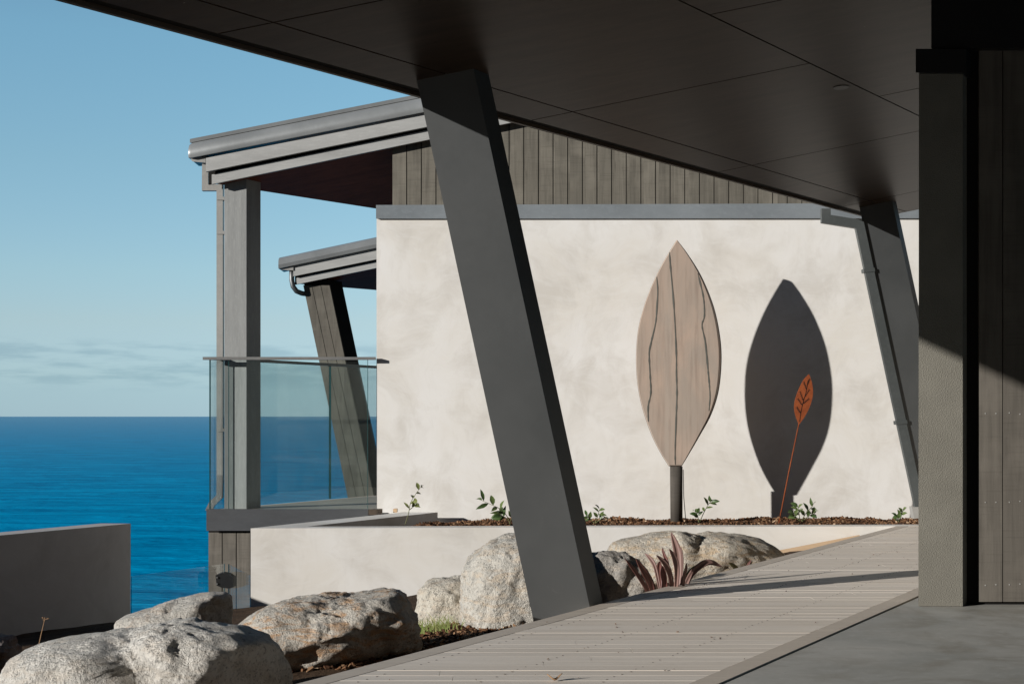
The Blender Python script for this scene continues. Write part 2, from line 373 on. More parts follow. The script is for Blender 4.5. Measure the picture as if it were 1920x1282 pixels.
# ---------------------------------------------------------------- structure: sea, ground, deck, slab
def sea():
    t = NT('sea_water')
    sw = t.noise(1.0, 5, 0.6, vec=t.map((0.016, 0.055, 1)), dist=0.5)
    ch = t.noise(1.0, 4, 0.65, vec=t.map((0.09, 0.30, 1)), dist=0.3)
    lg = t.noise(1.0, 5, 0.6, vec=t.map((0.0007, 0.0045, 1)), dist=0.8)
    h = t.math('ADD', t.math('MULTIPLY', sw, 3.2), t.math('MULTIPLY', ch, 0.7))
    nrm = t.bump(h, 1.0, 1.0)
    c = t.mix(t.rng(sw, 0.32, 0.68), (0.0, 0.175, 0.385), (0.0, 0.45, 0.79))
    c = t.mix(t.math('MULTIPLY', t.rng(ch, 0.4, 0.7), 0.45), c, (0.0, 0.42, 0.72))
    c = t.mix(t.math('MULTIPLY', t.rng(lg, 0.35, 0.65), 0.5), c, (0.0, 0.33, 0.62))
    dif = t.n('ShaderNodeBsdfDiffuse'); t.put(dif.inputs[0], c); t.link(nrm, dif.inputs['Normal'])
    gl = t.n('ShaderNodeBsdfGlossy'); gl.inputs['Roughness'].default_value = 0.30; t.link(nrm, gl.inputs['Normal'])
    lw = t.n('ShaderNodeFresnel'); lw.inputs['IOR'].default_value = 1.33
    mx = t.n('ShaderNodeMixShader'); t.link(t.math('MULTIPLY', t.math('POWER', lw.outputs[0], 9.0), 0.46), mx.inputs[0])
    t.link(dif.outputs[0], mx.inputs[1]); t.link(gl.outputs[0], mx.inputs[2]); t.link(mx.outputs[0], t.out.inputs[0])
    bm = bmesh.new(); z = -40.0; s = 150000.0
    vs = [bm.verts.new((x, y, z)) for x, y in ((-s, -s), (s, -s), (s, s), (-s, s))]; bm.faces.new(vs)
    tag(new_obj('water', bm, t.m), kind='structure')
sea()

EX0, EY0 = P(1000, 1165, 2700 / 385.0).x, 2700 / 385.0      # a point of the deck's outer edge
def edge_x(y): return EX0 + 0.5574 * (y - EY0)
IX0, IY0 = (1345 - 960) / 502.0, 2700 / 502.0               # a point of the deck's inner edge
def inner_x(y): return IX0 + 0.566 * (y - IY0)
def ground_z(x, y):
    dd = edge_x(y) - x
    z = -0.13 - 0.10 * max(0.0, dd) if dd > 0 else -0.13
    z = max(z, -1.15)
    n = noise.fractal(Vector((x * 1.3, y * 1.3, 0.0)), 1.0, 2.0, 4) * 0.045
    far = max(0.0, y - 12.6)
    if x < 2.0 : z -= min(far, 2.0) * 0.42 + max(0.0, far - 2.0) * 1.3
    hc = 0.522 * x - 0.853 * y - 7.5 + 1.2 * noise.noise(Vector((x * 0.12, y * 0.12, 5.0)))      # unseen bank added behind and to the right to cut sky fill
    if hc > 0 and y < -6.0: z += min(26.0, hc * 0.95 + 1.0 * noise.fractal(Vector((x * 0.4, y * 0.4, 2.0)), 1.0, 2.0, 4)) * min(1.0, (-6.0 - y) / 3.0)
    left = max(0.0, -9.0 - x) if y > -6 else 0.0
    z -= left * 0.9 + max(0.0, -8.0 - y) * 0.0
    return z + n
def ground():
    t = NT('dark_garden_soil')
    n1 = t.noise(5.0, 6, 0.7); n2 = t.noise(40.0, 5, 0.7)
    c = t.mix(t.rng(n1, 0.35, 0.65), (0.045, 0.028, 0.018), (0.10, 0.065, 0.042))
    c = t.mix(t.math('MULTIPLY', t.rng(n2, 0.5, 0.7), 0.6), c, (0.17, 0.115, 0.075))
    m = t.bsdf(c, 0.95, 0.1, normal=t.bump(n2, 1.0, 0.03))
    bm = bmesh.new()
    xs = [-40 + i * 2.0 for i in range(12)] + [-16 + i * 0.5 for i in range(10)] + [-11 + i * 0.16 for i in range(96)]
    xs += [xs[-1] + 1.0 * (i + 1) for i in range(8)] + [14 + i * 2.5 for i in range(16)]
    ys = [-60 + i * 2.0 for i in range(23)] + [-14 + i * 1.0 for i in range(17)] + [3.2 + i * 0.16 for i in range(82)] + [17 + i * 2.0 for i in range(12)]
    grid = [[bm.verts.new((x, y, ground_z(x, y))) for x in xs] for y in ys]
    for j in range(len(ys) - 1):
        for i in range(len(xs) - 1):
            bm.faces.new((grid[j][i], grid[j][i + 1], grid[j + 1][i + 1], grid[j + 1][i]))
    tag(new_obj('ground', bm, m, smooth_=True), kind='structure')
ground()

def deck():
    # boards run across, cut along the slanting border boards
    bm = bmesh.new(); y = 1.2; k = 0; bw = 0.109
    rnd = random.Random(5)
    while y < 13.12:
        y0, y1 = y + 0.0011, y + bw - 0.0011
        dz = rnd.uniform(-0.0003, 0.0003) + (0.0006 if rnd.random() < 0.10 else 0)
        xa0, xa1 = edge_x(y0) + 0.112, edge_x(y1) + 0.112
        xb0, xb1 = inner_x(y0) - 0.112 + 0.0, inner_x(y1) - 0.112
        xm = rnd.uniform(0.15, 0.85)
        segs = [(0.0, 1.0)] if rnd.random() < 0.5 else [(0.0, xm), (xm, 1.0)]
        for s0, s1 in segs:
            g0 = 0.0 if s0 == 0 else 0.0007; g1 = 0.0 if s1 == 1 else 0.0007
            ax0 = xa0 + (xb0 - xa0) * s0 + g0; ax1 = xa1 + (xb1 - xa1) * s0 + g0
            bx0 = xa0 + (xb0 - xa0) * s1 - g1; bx1 = xa1 + (xb1 - xa1) * s1 - g1
            if s0 > 0: ax1 = ax0
            if s1 < 1: bx1 = bx0
            tl = rnd.uniform(-0.0005, 0.0005)
            r_ = 0.0015                                   # eased edges
            prof = [(y0, -0.022), (y0, dz - r_), (y0 + r_ * 0.35, dz - r_ * 0.3), (y0 + r_, dz), (y1 - r_, dz + tl), (y1 - r_ * 0.35, dz + tl - r_ * 0.3), (y1, dz + tl - r_), (y1, -0.022)]
            va, vb = [], []
            for (yy, zz) in prof:
                f = (yy - y0) / (y1 - y0)
                va.append(bm.verts.new((ax0 + (ax1 - ax0) * f, yy, zz))); vb.append(bm.verts.new((bx0 + (bx1 - bx0) * f, yy, zz)))
            n = len(prof)
            for i in range(n):
                bm.faces.new((va[i], va[(i + 1) % n], vb[(i + 1) % n], vb[i]))
            bm.faces.new(va[::-1]); bm.faces.new(vb)
        y += bw; k += 1
    tag(new_obj('deck', bm, M['deck']), kind='structure')
    bm = bmesh.new()
    def strip(fx, dx0, dx1, ya, yb, zt, zb):
        prism(bm, [(fx(ya) + dx0, ya, zt), (fx(ya) + dx1, ya, zt), (fx(yb) + dx1, yb, zt), (fx(yb) + dx0, yb, zt)], (0, 0, zb - zt))
    strip(edge_x, 0.0, 0.109, 1.2, 13.1, 0.001, -0.12)
    strip(inner_x, -0.109, 0.0, 1.2, 13.1, 0.001, -0.10)
    bevel(bm, 0.003, 2)
    tag(new_obj('deck_border', bm, M['deck_border']), kind='structure')
    bm = bmesh.new()
    prism(bm, [(edge_x(1.2) + 0.02, 1.2, -0.03), (inner_x(1.2) - 0.02, 1.2, -0.03), (inner_x(13.1) - 0.02, 13.1, -0.03), (edge_x(13.1) + 0.02, 13.1, -0.03)], (0, 0, -0.09))
    tag(new_obj('deck_frame', bm, M['shadowgap']), kind='structure')
    # two screws per board over every joist, the joists follow the slant of the deck
    bs = bmesh.new(); rs_ = random.Random(77); k = 0; y = 1.2
    while y < 13.0:
        for off in (0.20, 0.66, 1.12, 1.58, 2.0):
            for fy in (0.25, 0.75):
                yy = y + 0.109 * fy + rs_.uniform(-0.004, 0.004); xx = edge_x(yy) + off + rs_.uniform(-0.008, 0.008)
                if xx > inner_x(yy) - 0.14: continue
                if rs_.random() < 0.12: continue
                prism(bs, [(xx + 0.0042 * math.cos(a), yy + 0.0042 * math.sin(a), 0.0010) for a in [q * math.pi / 3 for q in range(6)]], (0, 0, -0.004))
        y += 0.109
    tag(new_obj('deck_screws', bs, M['trim']), kind='structure')
    # concrete slab of the entrance, edge a finger's width from the deck
    bm = bmesh.new()
    g = 0.012
    prism(bm, [(inner_x(-7) + g, -7, -0.004), (14, -7, -0.004), (14, 13.1, -0.004), (inner_x(13.1) + g, 13.1, -0.004)], (0, 0, -0.2))
    tag(new_obj('concrete_slab', bm, M['concrete']), kind='structure')
deck()
bm = bmesh.new()
prism(bm, [P(1440, 1046, 12.75), P(1612, 1008, 12.98), P(1612, 1002, 13.08), P(1440, 1035, 12.92)], (0, 0.0, -0.10))
tag(new_obj('timber_batten', bm, M['raw_timber']), 'raw pale pine batten lying between the deck edge and the low planter wall', 'batten')

# ---------------------------------------------------------------- planter
ZL, ZR = 2700 / 210.0, 2700 / 205.0
pl = thing('planter', 'long low pale rendered planter bed along the foot of the house wall', 'planter', (P(470, 990, ZL).x, ZL, -0.8))
c0 = Vector((P(470, 990, ZL).x, ZL, 0)); c1 = Vector((P(1725, 985, ZR).x + 1.5, ZR + 0.02, 0))
back = c0 + B * 2.15; bk = Vector((back.x, back.y, 0))
bm = bmesh.new()
fd = (c1 - c0).normalized(); inn = Vector((-fd.y, fd.x, 0)) * 0.20
prism(bm, [c0, c1, c1 + inn, c0 + inn + Vector((0.11, 0, 0))], (0, 0, -1.5))
bevel(bm, 0.012, 2)
new_obj('front_wall', bm, M['plaster'], pl)
bm = bmesh.new()
q0 = c0 + inn + Vector((0.11 + 0.002, 0.002, 0))
prism(bm, [q0, q0 + Vector((0.36, 0.004, 0)), bk + Vector((0.36, 0, 0)), bk], (0, 0, -1.5))
bevel(bm, 0.010, 2)
new_obj('side_wall', bm, M['plaster'], pl)

def chips(name, spots, zf, n, mats, smin=0.018, smax=0.05, seed=1):
    bm = bmesh.new(); rnd = random.Random(seed)
    for i in range(n):
        x, y = spots(rnd)
        z = zf(x, y)
        L = rnd.uniform(smin, smax); w = L * rnd.uniform(0.25, 0.6); h = L * rnd.uniform(0.12, 0.3)
        mtx = Matrix.Translation((x, y, z + h * 0.6)) @ Matrix.Rotation(rnd.uniform(0, 6.28), 4, 'Z') @ Matrix.Rotation(rnd.gauss(0, 0.45), 4, 'Y') @ Matrix.Rotation(rnd.gauss(0, 0.5), 4, 'X')
        vs = [bm.verts.new(mtx @ Vector((sx * L / 2 * rnd.uniform(0.7, 1.1), sy * w / 2 * rnd.uniform(0.5, 1.1), sz * h / 2))) for sz in (-1, 1) for sx, sy in ((-1, -1), (1, -1), (1, 1), (-1, 1))]
        fs = [bm.faces.new([vs[q] for q in f]) for f in ((3, 2, 1, 0), (4, 5, 6, 7), (0, 1, 5, 4), (1, 2, 6, 5), (2, 3, 7, 6), (3, 0, 4, 7))]
        mi = rnd.choices(range(len(mats)), [8, 5, 1.6, 0.5][:len(mats)])[0]
        for f in fs: f.material_index = mi
    return new_obj(name, bm, mats)
def chipmat(name, c):
    t = NT(name); n = t.noise(50, 3, 0.6)
    return t.bsdf(t.mix(t.rng(n, 0.35, 0.65), tuple(q * 0.6 for q in c), c), 0.9, 0.15)
CH = [chipmat('bark_dark', (0.085, 0.042, 0.022)), chipmat('bark_brown', (0.20, 0.105, 0.055)), chipmat('bark_tan', (0.34, 0.205, 0.115)), chipmat('bark_pale', (0.50, 0.36, 0.24))]
def bed_z(x, y):
    f = (y - 13.2) / 1.9
    return -0.050 - 0.045 * f + 0.040 * noise.fractal(Vector((x * 2.2, y * 2.2, 3.0)), 1.0, 2.0, 3) + 0.03 * max(0.0, noise.noise(Vector((x * 1.1, y * 1.1, 9.0)))) - 0.10 * max(0.0, 1 - (x - (c0.x + 0.42 + 0.557 * (y - c0.y))) / 0.55)
def bed_soil():
    bm = bmesh.new(); NX, NY = 120, 26
    g = []
    for j in range(NY + 1):
        row = []
        for i in range(NX + 1):
            x0_ = -1.7 + 8.0 * i / NX; ya_ = ZL + (x0_ - c0.x) * (c1.y - c0.y) / (c1.x - c0.x) + 0.19
            y = ya_ + (15.2 - ya_) * j / NY
            x = max(x0_, c0.x + 0.40 + 0.557 * (y - c0.y))
            row.append(bm.verts.new((x, y, bed_z(x, y))))
        g.append(row)
    for j in range(NY):
        for i in range(NX): bm.faces.new((g[j][i], g[j][i + 1], g[j + 1][i + 1], g[j + 1][i]))
    tag(new_obj('planter_soil', bm, CH[0], smooth_=True), kind='structure')
bed_soil()
def bed_spot(r):
    while True:
        y = r.uniform(13.05, 15.12); xl = c0.x + 0.55 + 0.557 * (y - c0.y); x = r.uniform(xl, 5.2)
        if y > ZL + (x - c0.x) * (c1.y - c0.y) / (c1.x - c0.x) + 0.23: return x, y
mu = chips('bark_mulch', bed_spot, bed_z, 16000, CH, 0.014, 0.052, 3)
tag(mu, 'brown bark mulch filling the low planter bed in front of the pale wall', 'mulch', kind='stuff')
def near_spot(r):
    y = r.uniform(6.9, 9.2); return edge_x(y) - r.uniform(0.01, 1.6) , y
mu2 = chips('bark_mulch', near_spot, ground_z, 5500, CH, 0.012, 0.045, 4)
tag(mu2, 'dark bark mulch on the ground between the boulders and the deck edge', 'mulch', kind='stuff')

# ---------------------------------------------------------------- the house behind
ZW = 15.17
house = thing('house', 'house with a tall pale rendered wall, dark board gable and sloping roof', 'house', (P(706, 960, ZW).x, ZW, -0.5))
def hp(name, build, m, parent=None, bev=0.0, smooth_=False):
    bm = bmesh.new(); build(bm)
    if bev: bevel(bm, bev, 2)
    return new_obj(name, bm, m, parent or house, smooth_)
hp('rendered_wall', lambda bm: pprism(bm, [(706, 408), (2300, 408), (2300, 1110), (706, 1110)], ZW, B * 0.26), M['plaster'], bev=0.006)
hp('wall_flashing', lambda bm: pprism(bm, [(705, 384.5), (2300, 379), (2300, 409), (705, 410)], ZW - 0.03, B * 0.30), M['flash'], bev=0.004)
hp('side_cladding', lambda bm: prism(bm, [P(709, 410, ZW) + B * 0.262, P(2295, 410, ZW) + B * 0.262, P(2295, 1400, ZW) + B * 0.262, P(709, 1400, ZW) + B * 0.262], B * 5.0), M['clad_base'])
def roof_bot(x): return 262.0 - 0.206 * (x - 805.0)
def cladding(bm):
    Z = 15.205; x = 735.0; step = 27.45
    while x < 1900:
        xa, xb = x + 0.9, x + step - 0.9
        pprism(bm, [(xa, max(60, roof_bot(xa) - 6)), (xb, max(60, roof_bot(xb) - 6)), (xb, 392), (xa, 392)], Z, (0, 0.022, 0))
        x += step
hp('wall_cladding', cladding, M['clad'], bev=0.0025)
hp('wall_core', lambda bm: pprism(bm, [(736, roof_bot(736) - 4), (1898, 60), (1898, 400), (736, 400)], 15.23, B * 5.0), M['shadowgap'])
# roof: bullnose capping, two stepped barge boards, slab and soffit
def rake(x0, x1, y0, s, Z): return P(x0, y0, Z), P(x1, y0 + s * (x1 - x0), Z)
def capping(bm):
    # rolled front edge swept up the rake, its free end folded round
    a0, a1 = P(353, 297, 15.03), P(1900, 297 - 0.196 * 1547, 15.03)
    ax = (a1 - a0).normalized(); up = Vector((0, 0, 1))
    
    prof = [(0.0, 0.0), (-0.012, 0.03), (-0.012, 0.07), (0.004, 0.115), (0.035, 0.15), (0.085, 0.175), (0.16, 0.19), (0.5, 0.20), (0.5, 0.0)]
    rings = []
    for p, k in ((a0, 0.90), (a0 + ax * 0.03, 1.0), (a1, 1.0)):
        rings.append([bm.verts.new(p + Vector((0, yy + 0.02 * (1 - k) * 5, 0)) + up * (zz * k + (1 - k) * 0.08)) for yy, zz in prof])
    n = len(prof)
    for i in range(2):
        for k in range(n): bm.faces.new((rings[i][k], rings[i][(k + 1) % n], rings[i + 1][(k + 1) % n], rings[i + 1][k]))
    bm.faces.new(rings[0][::-1]); bm.faces.new(rings[-1])
o = hp('roof_capping', capping, M['cap'])
for p in o.data.polygons: p.use_smooth = True
o.data.set_sharp_from_angle(angle=R(40)) if hasattr(o.data, 'set_sharp_from_angle') else None
def quad_rake(bm, xl, yt, yb, s, Z, vec, x1=1900): pprism(bm, [(xl, yt), (x1, yt + s * (x1 - xl)), (x1, yb + s * (x1 - xl)), (xl, yb)], Z, vec)
hp('barge_board', lambda bm: quad_rake(bm, 386, 296, 322, -0.203, 15.065, (0, 0.05, 0)), M['beam'], bev=0.004)
hp('barge_board', lambda bm: quad_rake(bm, 397, 327.5, 345.5, -0.2055, 15.12, (0, 0.04, 0)), M['beam'], bev=0.004)
hp('barge_core', lambda bm: quad_rake(bm, 391, 305, 346.0, -0.204, 15.162, (0, 0.036, 0)), M['shadowgap'])
hp('soffit', lambda bm: prism(bm, [P(400, 344, 15.16), P(1900, 344 - .2055 * 1500, 15.16), P(1900, 344 - .2055 * 1500, 15.16) + BR * 4.0, P(400, 344, 15.16) + BR * 4.0], (0, 0, 0.03)), M['soffit_red'])
hp('roof_sheet', lambda bm: prism(bm, [P(356, 268, 15.1), P(1900, 268 - .196 * 1544, 15.1), P(1900, 268 - .196 * 1544, 15.1) + BR * 5.0, P(356, 268, 15.1) + BR * 5.0], (0, 0, 0.04)), M['cap'])
# verandah post, its near face and the dark return
post = hp('verandah_post', lambda bm: pprism(bm, rect(420.5, 325, 462, 960), 15.25, B * 0.205), M['post'], bev=0.004)
gut = hp('gutter', lambda bm: prism(bm, [P(357, 298, 15.07), P(385, 294, 15.07), P(385, 305, 15.07), P(361, 303, 15.07)], BR * 3.0), M['pipe_light'])
dp = bmesh.new()
sweep_rect(dp, [P(386, 302, 15.305), P(385.5, 352.5, 15.305), P(413, 352.5, 15.305), P(413, 905, 15.305)], 0.066, 0.07)
dp = new_obj('downpipe', dp, M['pipe_light'], house)
for yy in (372, 436, 806):
    b_ = bmesh.new(); pprism(b_, rect(406, yy - 3, 420, yy + 3), 15.26, (0, 0.085, 0)); bevel(b_, 0.004, 1)
    new_obj('pipe_joint', b_, M['pipe_light'], dp)
b_ = bmesh.new(); sweep_rect(b_, [P(413, 890, 15.30), P(412.5, 930, 15.30), P(398, 944, 15.28), P(391, 958, 15.26)], 0.064, 0.067)
new_obj('pipe_elbow', b_, M['rail'], dp)
# balcony: fascia, floor boards, base wall
hp('balcony_fascia', lambda bm: pprism(bm, [(387, 954), (690, 954.5), (690, 994.5), (387, 994.5)], 15.085, B * 0.05), M['fascia'], bev=0.004)
ba = P(388, 955, 15.14)
def bal_floor(bm):
    w = P(706, 955, 15.14) - ba
    n = 26; st = 3.6 / n
    for k in range(n):
        a = ba + B * (st * k + 0.004); b = ba + B * (st * (k + 1) - 0.004)
        prism(bm, [a, a + w, b + w, b], (0, 0, -0.03))
hp('balcony_floor', bal_floor, M['deck_border'])
hp('balcony_frame', lambda bm: prism(bm, [ba + Vector((0.04, 0.02, -0.035)), ba + Vector((1.9, 0.02, -0.035)), ba + Vector((1.9, 0.02, -0.035)) + B * 3.5, ba + Vector((0.04, 0.02, -0.035)) + B * 3.5], (0, 0, -0.14)), M['shadowgap'])
def base_clad(bm):
    x = 390.0
    for k in range(12):
        pprism(bm, [(x + 0.9, 998), (x + 25.6, 998), (x + 25.6, 1560), (x + 0.9, 1560)], 15.16, (0, 0.022, 0)); x += 26.5
hp('base_cladding', base_clad, M['clad_base'], bev=0.0025)
hp('base_core', lambda bm: pprism(bm, rect(391, 985, 705, 1560), 15.185, B * 3.4), M['shadowgap'])

# glass balustrade
def mat_glass(name, tint_, refl=0.42, film=0.022):
    t = NT(name)
    tr = t.n('ShaderNodeBsdfTransparent'); tr.inputs[0].default_value = tuple(tint_) + (1,)
    gl = t.n('ShaderNodeBsdfGlossy'); gl.inputs['Roughness'].default_value = 0.02
    fr = t.n('ShaderNodeFresnel'); fr.inputs['IOR'].default_value = 1.42
    dust = t.n('ShaderNodeBsdfDiffuse'); dust.inputs[0].default_value = (0.55, 0.6, 0.58, 1)
    sm = t.rng(t.noise(1.5, 5, 0.65, vec=t.map((1, 1, 0.5)), dist=1.0), 0.4, 0.75, film * 0.2, film)
    a = t.n('ShaderNodeMixShader'); t.link(sm, a.inputs[0]); t.link(tr.outputs[0], a.inputs[1]); t.link(dust.outputs[0], a.inputs[2])
    b = t.n('ShaderNodeMixShader'); t.link(t.math('MULTIPLY', fr.outputs[0], refl), b.inputs[0]); t.link(a.outputs[0], b.inputs[1]); t.link(gl.outputs[0], b.inputs[2])
    t.link(b.outputs[0], t.out.inputs[0]); return t.m
M['glass'] = mat_glass('green_tinted_glass', (0.955, 0.990, 0.986))
M['glass_clear'] = mat_glass('clear_fence_glass', (0.982, 0.993, 0.991), 0.2, 0.008)
te = NT('glass_edge'); M['glass_edge'] = te.bsdf((0.015, 0.07, 0.075), 0.2, 0.6)
ZB = 15.115
bal = thing('balustrade', 'frameless green-tinted glass balustrade with a flat grey rail on the house balcony', 'balustrade', (P(392, 954, ZB).x, ZB, P(392, 954, ZB).z))
def panel(parent, pts, vec, edges=True, mat=None):
    bm = bmesh.new(); prism(bm, pts, vec); o = new_obj('glass_panel', bm, mat or M['glass'], parent)
    v = Vector(vec)
    for i, j, sg in ((0, 3, -1), (1, 2, 1)):
        e = bmesh.new(); a, b = Vector(pts[i]), Vector(pts[j]); q = (Vector(pts[1]) - Vector(pts[0])).normalized() * (0.005 * sg)
        prism(e, [a, a + q, b + q, b], v)
        new_obj('glass_edge', e, M['glass_edge'], o)
    return o
ZB = 15.115
t0 = P(393, 674, ZB); b0 = P(393, 953.5, ZB); f0 = P(429, 674, ZB); g0 = P(429, 953.5, ZB); t1 = P(689, 674, ZB); b1 = P(689, 953.5, ZB)
panel(bal, [f0, t1, b1, g0], (0, 0.012, 0))
for s0, s1 in ((0.0, 1.83), (1.85, 3.3)):
    panel(bal, [t0 + B * s0, t0 + B * s1, b0 + B * s1, b0 + B * s0], (0.012, 0, 0))
def rails(bm):
    a = P(380, 669, ZB - 0.03); b = P(704, 669, ZB - 0.03)
    prism(bm, [a, b, b + Vector((0, 0, -0.030)), a + Vector((0, 0, -0.030))], (0, 0.05, 0))
def rail_side(bm, x, ln):
    a = P(x, 669, ZB - 0.03) + B * 0.053
    prism(bm, [a + Vector((-0.035, 0, 0)), a + Vector((0.035, 0, 0)), a + Vector((0.035, 0, -0.03)), a + Vector((-0.035, 0, -0.03))], B * ln)
for nm, f in (('handrail', rails), ('handrail', lambda bm: rail_side(bm, 393, 3.3))):
    bm = bmesh.new(); f(bm); bevel(bm, 0.004, 1); new_obj(nm, bm, M['rail'], bal)

# two blocks left on the wall end
bm = bmesh.new(); pprism(bm, rect(691, 954.5, 706, 965), 14.75, (0.05, 0.12, 0)); bevel(bm, 0.004, 1)
tag(new_obj('timber_block', bm, M['trim']), 'dark stained timber block beside the balcony fascia end', 'block')
bm = bmesh.new(); pprism(bm, rect(737, 954, 744, 960.5), 14.9, (0.0, 0.12, 0)); bevel(bm, 0.003, 1)
tag(new_obj('timber_block', bm, M['raw_timber']), 'small raw pine offcut on the planter wall end by the leafy sprig', 'block')

# ---------------------------------------------------------------- second house beyond
Z2 = 20.4
h2 = thing('house', 'second house farther off with sloping roof and a leaning board-clad column', 'house', (P(600, 930, Z2).x, Z2, -3))
def h2p(name, build, m, bev=0.0): return hp(name, build, m, h2, bev)
def cap2(bm):
    a0, a1 = P(522, 503.5, Z2), P(1100, 503.5 - 0.212 * 578, Z2)
    prof = [(0.0, 0.0), (-0.012, 0.05), (0.004, 0.115), (0.035, 0.145), (0.10, 0.165), (0.5, 0.175), (0.5, 0.0)]
    rings = [[bm.verts.new(p + Vector((0, yy, zz))) for yy, zz in prof] for p in (a0, a1)]
    n = len(prof)
    for k in range(n): bm.faces.new((rings[0][k], rings[0][(k + 1) % n], rings[1][(k + 1) % n], rings[1][k]))
    bm.faces.new(rings[0][::-1]); bm.faces.new(rings[1])
h2p('roof_capping', cap2, M['cap'])
h2p('barge_board', lambda bm: quad_rake(bm, 550, 497, 518, -0.205, Z2 + 0.045, (0, 0.05, 0), 1100), M['beam'])
h2p('barge_board', lambda bm: quad_rake(bm, 556, 521, 533, -0.205, Z2 + 0.10, (0, 0.05, 0), 1100), M['beam'])
h2p('barge_core', lambda bm: quad_rake(bm, 553, 505, 533.5, -0.205, Z2 + 0.152, (0, 0.04, 0), 1100), M['shadowgap'])
h2p('soffit', lambda bm: prism(bm, [P(558, 532, Z2 + .155), P(1100, 532 - .205 * 542, Z2 + .155), P(1100, 532 - .205 * 542, Z2 + .155) + BR * 2.1, P(558, 532, Z2 + .155) + BR * 2.1], (0, 0, 0.03)), M['soffit_red'])
def col2(bm):
    ln = 60 / 285.0
    for i in range(3):
        xa = 568 + 16.7 * i + 0.5; xb = 568 + 16.7 * (i + 1) - 0.5
        pprism(bm, [(xa - 0.0, 535), (xb, 535), (xb + ln * 600, 1135), (xa + ln * 600, 1135)], Z2 + 0.20, B * 0.02)
h2p('leaning_column', col2, M['clad_col'])
h2p('column_core', lambda bm: pprism(bm, [(568.6, 525), (617.6, 525), (617.6 + 128, 1135), (568.6 + 128, 1135)], Z2 + 0.225, B * 0.26), M['shadowgap'])
bm = bmesh.new(); tube(bm, [P(547, 500, Z2 + .1), P(547, 525, Z2 + .1), P(549.5, 537, Z2 + .1), P(556, 546, Z2 + .12), P(566, 550, Z2 + .2), P(574, 551, Z2 + .3)], 0.036, 10)
new_obj('gutter_pipe', bm, M['steel'], h2, True)
h2p('gutter', lambda bm: prism(bm, [P(524, 504, Z2 + .03), P(550, 499, Z2 + .03), P(550, 507, Z2 + .03), P(528, 506, Z2 + .03)], BR * 2.0), M['pipe_light'])
h2p('wall', lambda bm: pprism(bm, rect(760, 500, 1090, 1200), Z2 + 0.9, B * 2.0), M['clad_base'])

# ---------------------------------------------------------------- entrance canopy with leaning columns
S0 = Vector((-0.696, 7.63, 2.7387))
can = thing('entrance_canopy', 'wide dark brown entrance canopy overhead, carried on leaning steel columns', 'canopy', (0.2, 7.63, 0))
def cp(name, build, m, bev=0.0, parent=None): return hp(name, build, m, parent or can, bev)
def at(a, t): return S0 + A * a + BR * t
T_END, T_BEG = 6.32, -11.5
def ply(bm):
    gap = 0.0055
    strips = [(0.095, 0.348), (0.348, 1.7835), (1.7835, 3.219), (3.219, 4.6545), (4.6545, 6.09), (6.09, 7.5), (7.5, 9.0), (9.0, 10.5)]
    for i, (a0, a1) in enumerate(strips):
        off = (8.714 if i < 2 else 7.55 if i % 2 == 0 else 8.65) - 7.63
        cuts = [T_BEG] + sorted(off + 2.196 * n for n in range(-8, 8) if T_BEG + 0.1 < off + 2.196 * n < T_END - 0.1) + [T_END]
        for c_, d_ in zip(cuts, cuts[1:]):
            prism(bm, [at(a0 + gap, c_ + gap), at(a1 - gap, c_ + gap), at(a1 - gap, d_ - gap), at(a0 + gap, d_ - gap)], (0, 0, 0.018))
cp('soffit', ply, M['soffit'])
cp('roof_deck', lambda bm: prism(bm, [at(0.02, T_BEG) + Vector((0, 0, 0.021)), at(10.5, T_BEG) + Vector((0, 0, 0.021)), at(10.5, T_END) + Vector((0, 0, 0.021)), at(0.02, T_END) + Vector((0, 0, 0.021))], (0, 0, 0.22)), M['shadowgap'])
cp('edge_trim', lambda bm: prism(bm, [at(0.0, T_BEG), at(0.018, T_BEG), at(0.018, T_BEG) + Vector((0, 0, 0.28)), at(0.0, T_BEG) + Vector((0, 0, 0.28))], BR * (T_END - T_BEG)), M['trim'])
cp('end_trim', lambda bm: prism(bm, [at(0.0, T_END) + BR * 0.004, at(10.5, T_END) + BR * 0.004, at(10.5, T_END) + BR * 0.004 + Vector((0, 0, 0.28)), at(0, T_END) + BR * 0.004 + Vector((0, 0, 0.28))], BR * 0.02), M['trim'])
LEAN = 0.2162
def column(px, py, Z, w, zbot, dep):
    """front face parallel to the picture, side face along B, leaning out to the left; top cut to the soffit"""
    bm = bmesh.new()
    top = P(px, py, Z); tops = [top + Vector((0, 0, 0)), top + A * w, top + A * w + BR * dep, top + BR * dep]
    tops = [q + Vector((0, 0, 0.015)) for q in tops]
    vs_t = [bm.verts.new(q) for q in tops]
    vs_b = []
    for q, base in zip(tops, (Vector((0, 0, 0)), Vector((w, 0, 0)), Vector((w, 0, 0)) + B * dep, B * dep)):
        xt = top.x + base.x; y = top.y + base.y
        # lean is measured from the height of the column's top left corner
        vs_b.append(bm.verts.new((xt + LEAN * (top.z - zbot), y, zbot)))
    for i, q in enumerate(vs_t):
        bx = (Vector((0, 0, 0)), Vector((w, 0, 0)), Vector((w, 0, 0)) + B * dep, B * dep)[i]
        q.co.x = top.x + bx.x + LEAN * (top.z - q.co.z); q.co.y = top.y + bx.y
    bm.faces.new(vs_t); bm.faces.new(vs_b[::-1])
    for i in range(4): bm.faces.new((vs_b[i], vs_b[(i + 1) % 4], vs_t[(i + 1) % 4], vs_t[i]))
    bevel(bm, 0.004, 2)
    return bm
o = new_obj('leaning_column', column(781.5, 151, 7.63, 0.3137, -0.6, 0.142), M['steel'], can); o['label'] = 'near leaning charcoal column rising beside the boulders'
ZF = 13.30
